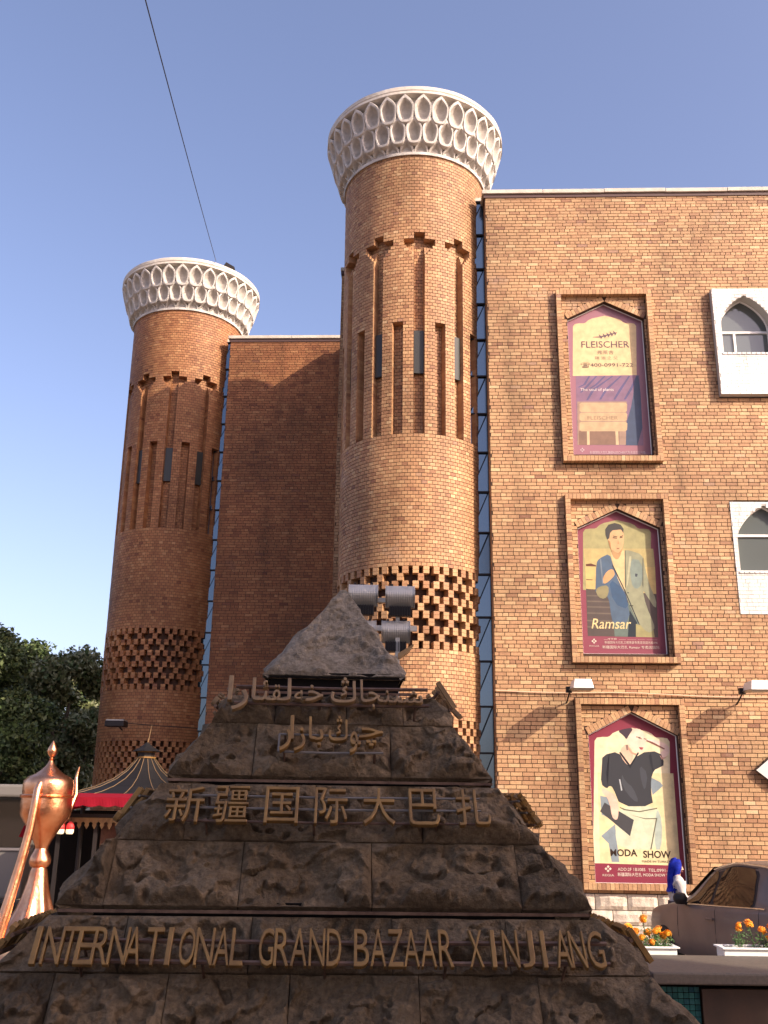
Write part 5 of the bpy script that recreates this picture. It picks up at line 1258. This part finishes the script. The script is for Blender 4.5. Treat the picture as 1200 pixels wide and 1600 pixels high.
def planter(x0, x1, y, label, fl_, fmat, seed):
    t = thing('planter', ((x0 + x1) / 2, y, .82), label, 'planter', 'white flower boxes on the basin wall')
    W, D, z0, z1, th = x1 - x0, .22, .80, 1.075, .02; cx = (x0 + x1) / 2
    mb = MB()
    for (c, s_) in (((cx, y - D / 2, (z0 + z1) / 2), (W, th, z1 - z0)), ((cx, y + D / 2, (z0 + z1) / 2), (W, th, z1 - z0)), ((x0 + th / 2, y, (z0 + z1) / 2), (th, D - th - .001, z1 - z0)), ((x1 - th / 2, y, (z0 + z1) / 2), (th, D - th - .001, z1 - z0)), ((cx, y, z0 + .01), (W - .05, D - .05, .02))): mb.box(c, s_)
    mb.build('box', WHITE, t)
    mb = MB()
    for (c, s_) in (((cx, y - D / 2 - .012, z1 + .006), (W + .05, .05, .016)), ((cx, y + D / 2 + .012, z1 + .006), (W + .05, .05, .016)), ((x0, y, z1 + .006), (.05, D - .028, .016)), ((x1, y, z1 + .006), (.05, D - .028, .016))): mb.box(c, s_)
    mb.build('rim', WHITE, t, bevel=.004)
    mb = MB(); mb.box((cx, y, z1 - .05), (W - .06, D - .06, .05)); mb.build('soil', SOIL, t)
    rg = random.Random(seed); fol = MB()
    for (fx, fz, yy) in fl_:
        fx -= .09; fz += .03
        st = MB(); bx = fx + rg.uniform(-.05, .05); st.tube([(bx, y + yy * .5, z1 - .03), ((bx + fx) / 2, y + yy * .8, (z1 + fz) / 2), (fx, y + yy, fz - .02)], .004, 5); st.build('stem', LEAFP, t)
        o = link('flower', fo if (fmat == 0 or rg.random() < .3) else fy, t, (fx, y + yy, fz), rot=(rg.uniform(.2, .9), rg.uniform(-.4, .4), rg.uniform(0, 6))); s_ = rg.uniform(.85, 1.2); o.scale = (s_, s_, s_)
        for q_ in range(75):
            u = rg.random() ** .7; c = Vector((bx + (fx - bx) * u + rg.gauss(0, .035), y + yy * u + rg.gauss(0, .04), z1 - .02 + (fz - z1 - .01) * u * rg.uniform(.6, 1)))
            a = Vector((rg.gauss(0, 1), rg.gauss(0, 1), rg.gauss(.3, .6))).normalized(); b = a.orthogonal().normalized(); L_ = rg.uniform(.018, .038)
            fol.face([c, c + a * L_ * .5 + b * L_ * .22, c + a * L_, c + a * L_ * .5 - b * L_ * .22])
    fol.build('foliage', LEAFP, t, kind='stuff')
planter(2.2, 3.02, 10.68, 'white flower box with orange and yellow marigolds at the pyramid edge', [(2.82, 1.30, 0), (2.93, 1.19, -.03), (2.97, 1.20, .02), (3.06, 1.17, 0), (2.87, 1.17, .04), (3.03, 1.14, .05), (2.88, 1.09, -.06), (2.74, 1.18, .03), (2.66, 1.22, 0), (2.78, 1.13, -.05)], 1, 5)
planter(3.50, 4.95, 10.68, 'white flower box of deep orange marigolds at the right edge', [(3.80, 1.255, 0), (3.905, 1.27, .02), (4.02, 1.22, -.02), (4.06, 1.195, .04), (4.13, 1.24, 0), (4.19, 1.26, .03), (4.16, 1.19, -.04), (4.09, 1.13, -.06), (4.26, 1.22, 0), (4.35, 1.25, .02), (4.46, 1.2, 0), (4.55, 1.24, 0), (4.68, 1.22, .02), (3.81, 1.215, .05), (4.8, 1.24, 0)], 0, 8)
t = thing('ground_spotlight', (4.2, 9.75, 1.015), 'small dark spotlight lying on the granite coping at the right edge', 'spotlight')
mb = MB(); mb.hexa([(4.02, 9.6, 1.02), (4.6, 9.6, 1.02), (4.6, 9.9, 1.02), (4.12, 9.9, 1.02), (3.95, 9.6, 1.14), (4.6, 9.6, 1.09), (4.6, 9.9, 1.09), (4.0, 9.9, 1.11)]); mb.build('housing', DARKMETAL, t, bevel=.01)
mb = MB(); mb.hexa([(4.00, 9.585, 1.03), (4.05, 9.585, 1.03), (4.05, 9.595, 1.03), (4.0, 9.595, 1.03), (3.93, 9.585, 1.15), (3.98, 9.585, 1.13), (3.98, 9.595, 1.13), (3.93, 9.595, 1.15)]); mb.build('glass_edge', LAMPGLASS, t)

# ------------------------------------------------------------------ unseen building added behind the camera to shade the monument
nb = thing('shade_building', (12.4, -15, 0), 'unseen brick block added behind the viewer at the right to shade the pyramid', 'building')
NB = mat('shade_building_brick', (.34, .20, .12), .8, col2=(.27, .15, .09), vscale=2)
x0, x1, y0, y1, H = 4.5, 21.8, -24.0, -4.7, 21.0
mb = MB(); mb.hexa([(x0, y0, 0), (x1, y0, 0), (x1, y1, 0), (x0, y1, 0), (x0, y0, H), (x1, y0, H), (x1, y1, H), (x0, y1, H)]); mb.build('wall', NB, nb)
for fz in range(5):
    for i in range(6):
        f_ = MB(); f_.box((x0 + 1.6 + i * 2.7, y1 + .03, 2.2 + fz * 3.5), (1.5, .1, 1.9)); fo_ = f_.build('window', WHITE, nb)
        f_ = MB(); f_.box((x0 + 1.6 + i * 2.7, y1 + .09, 2.2 + fz * 3.5), (1.3, .04, 1.7)); q_ = f_.build('pane', GLASS, nb)
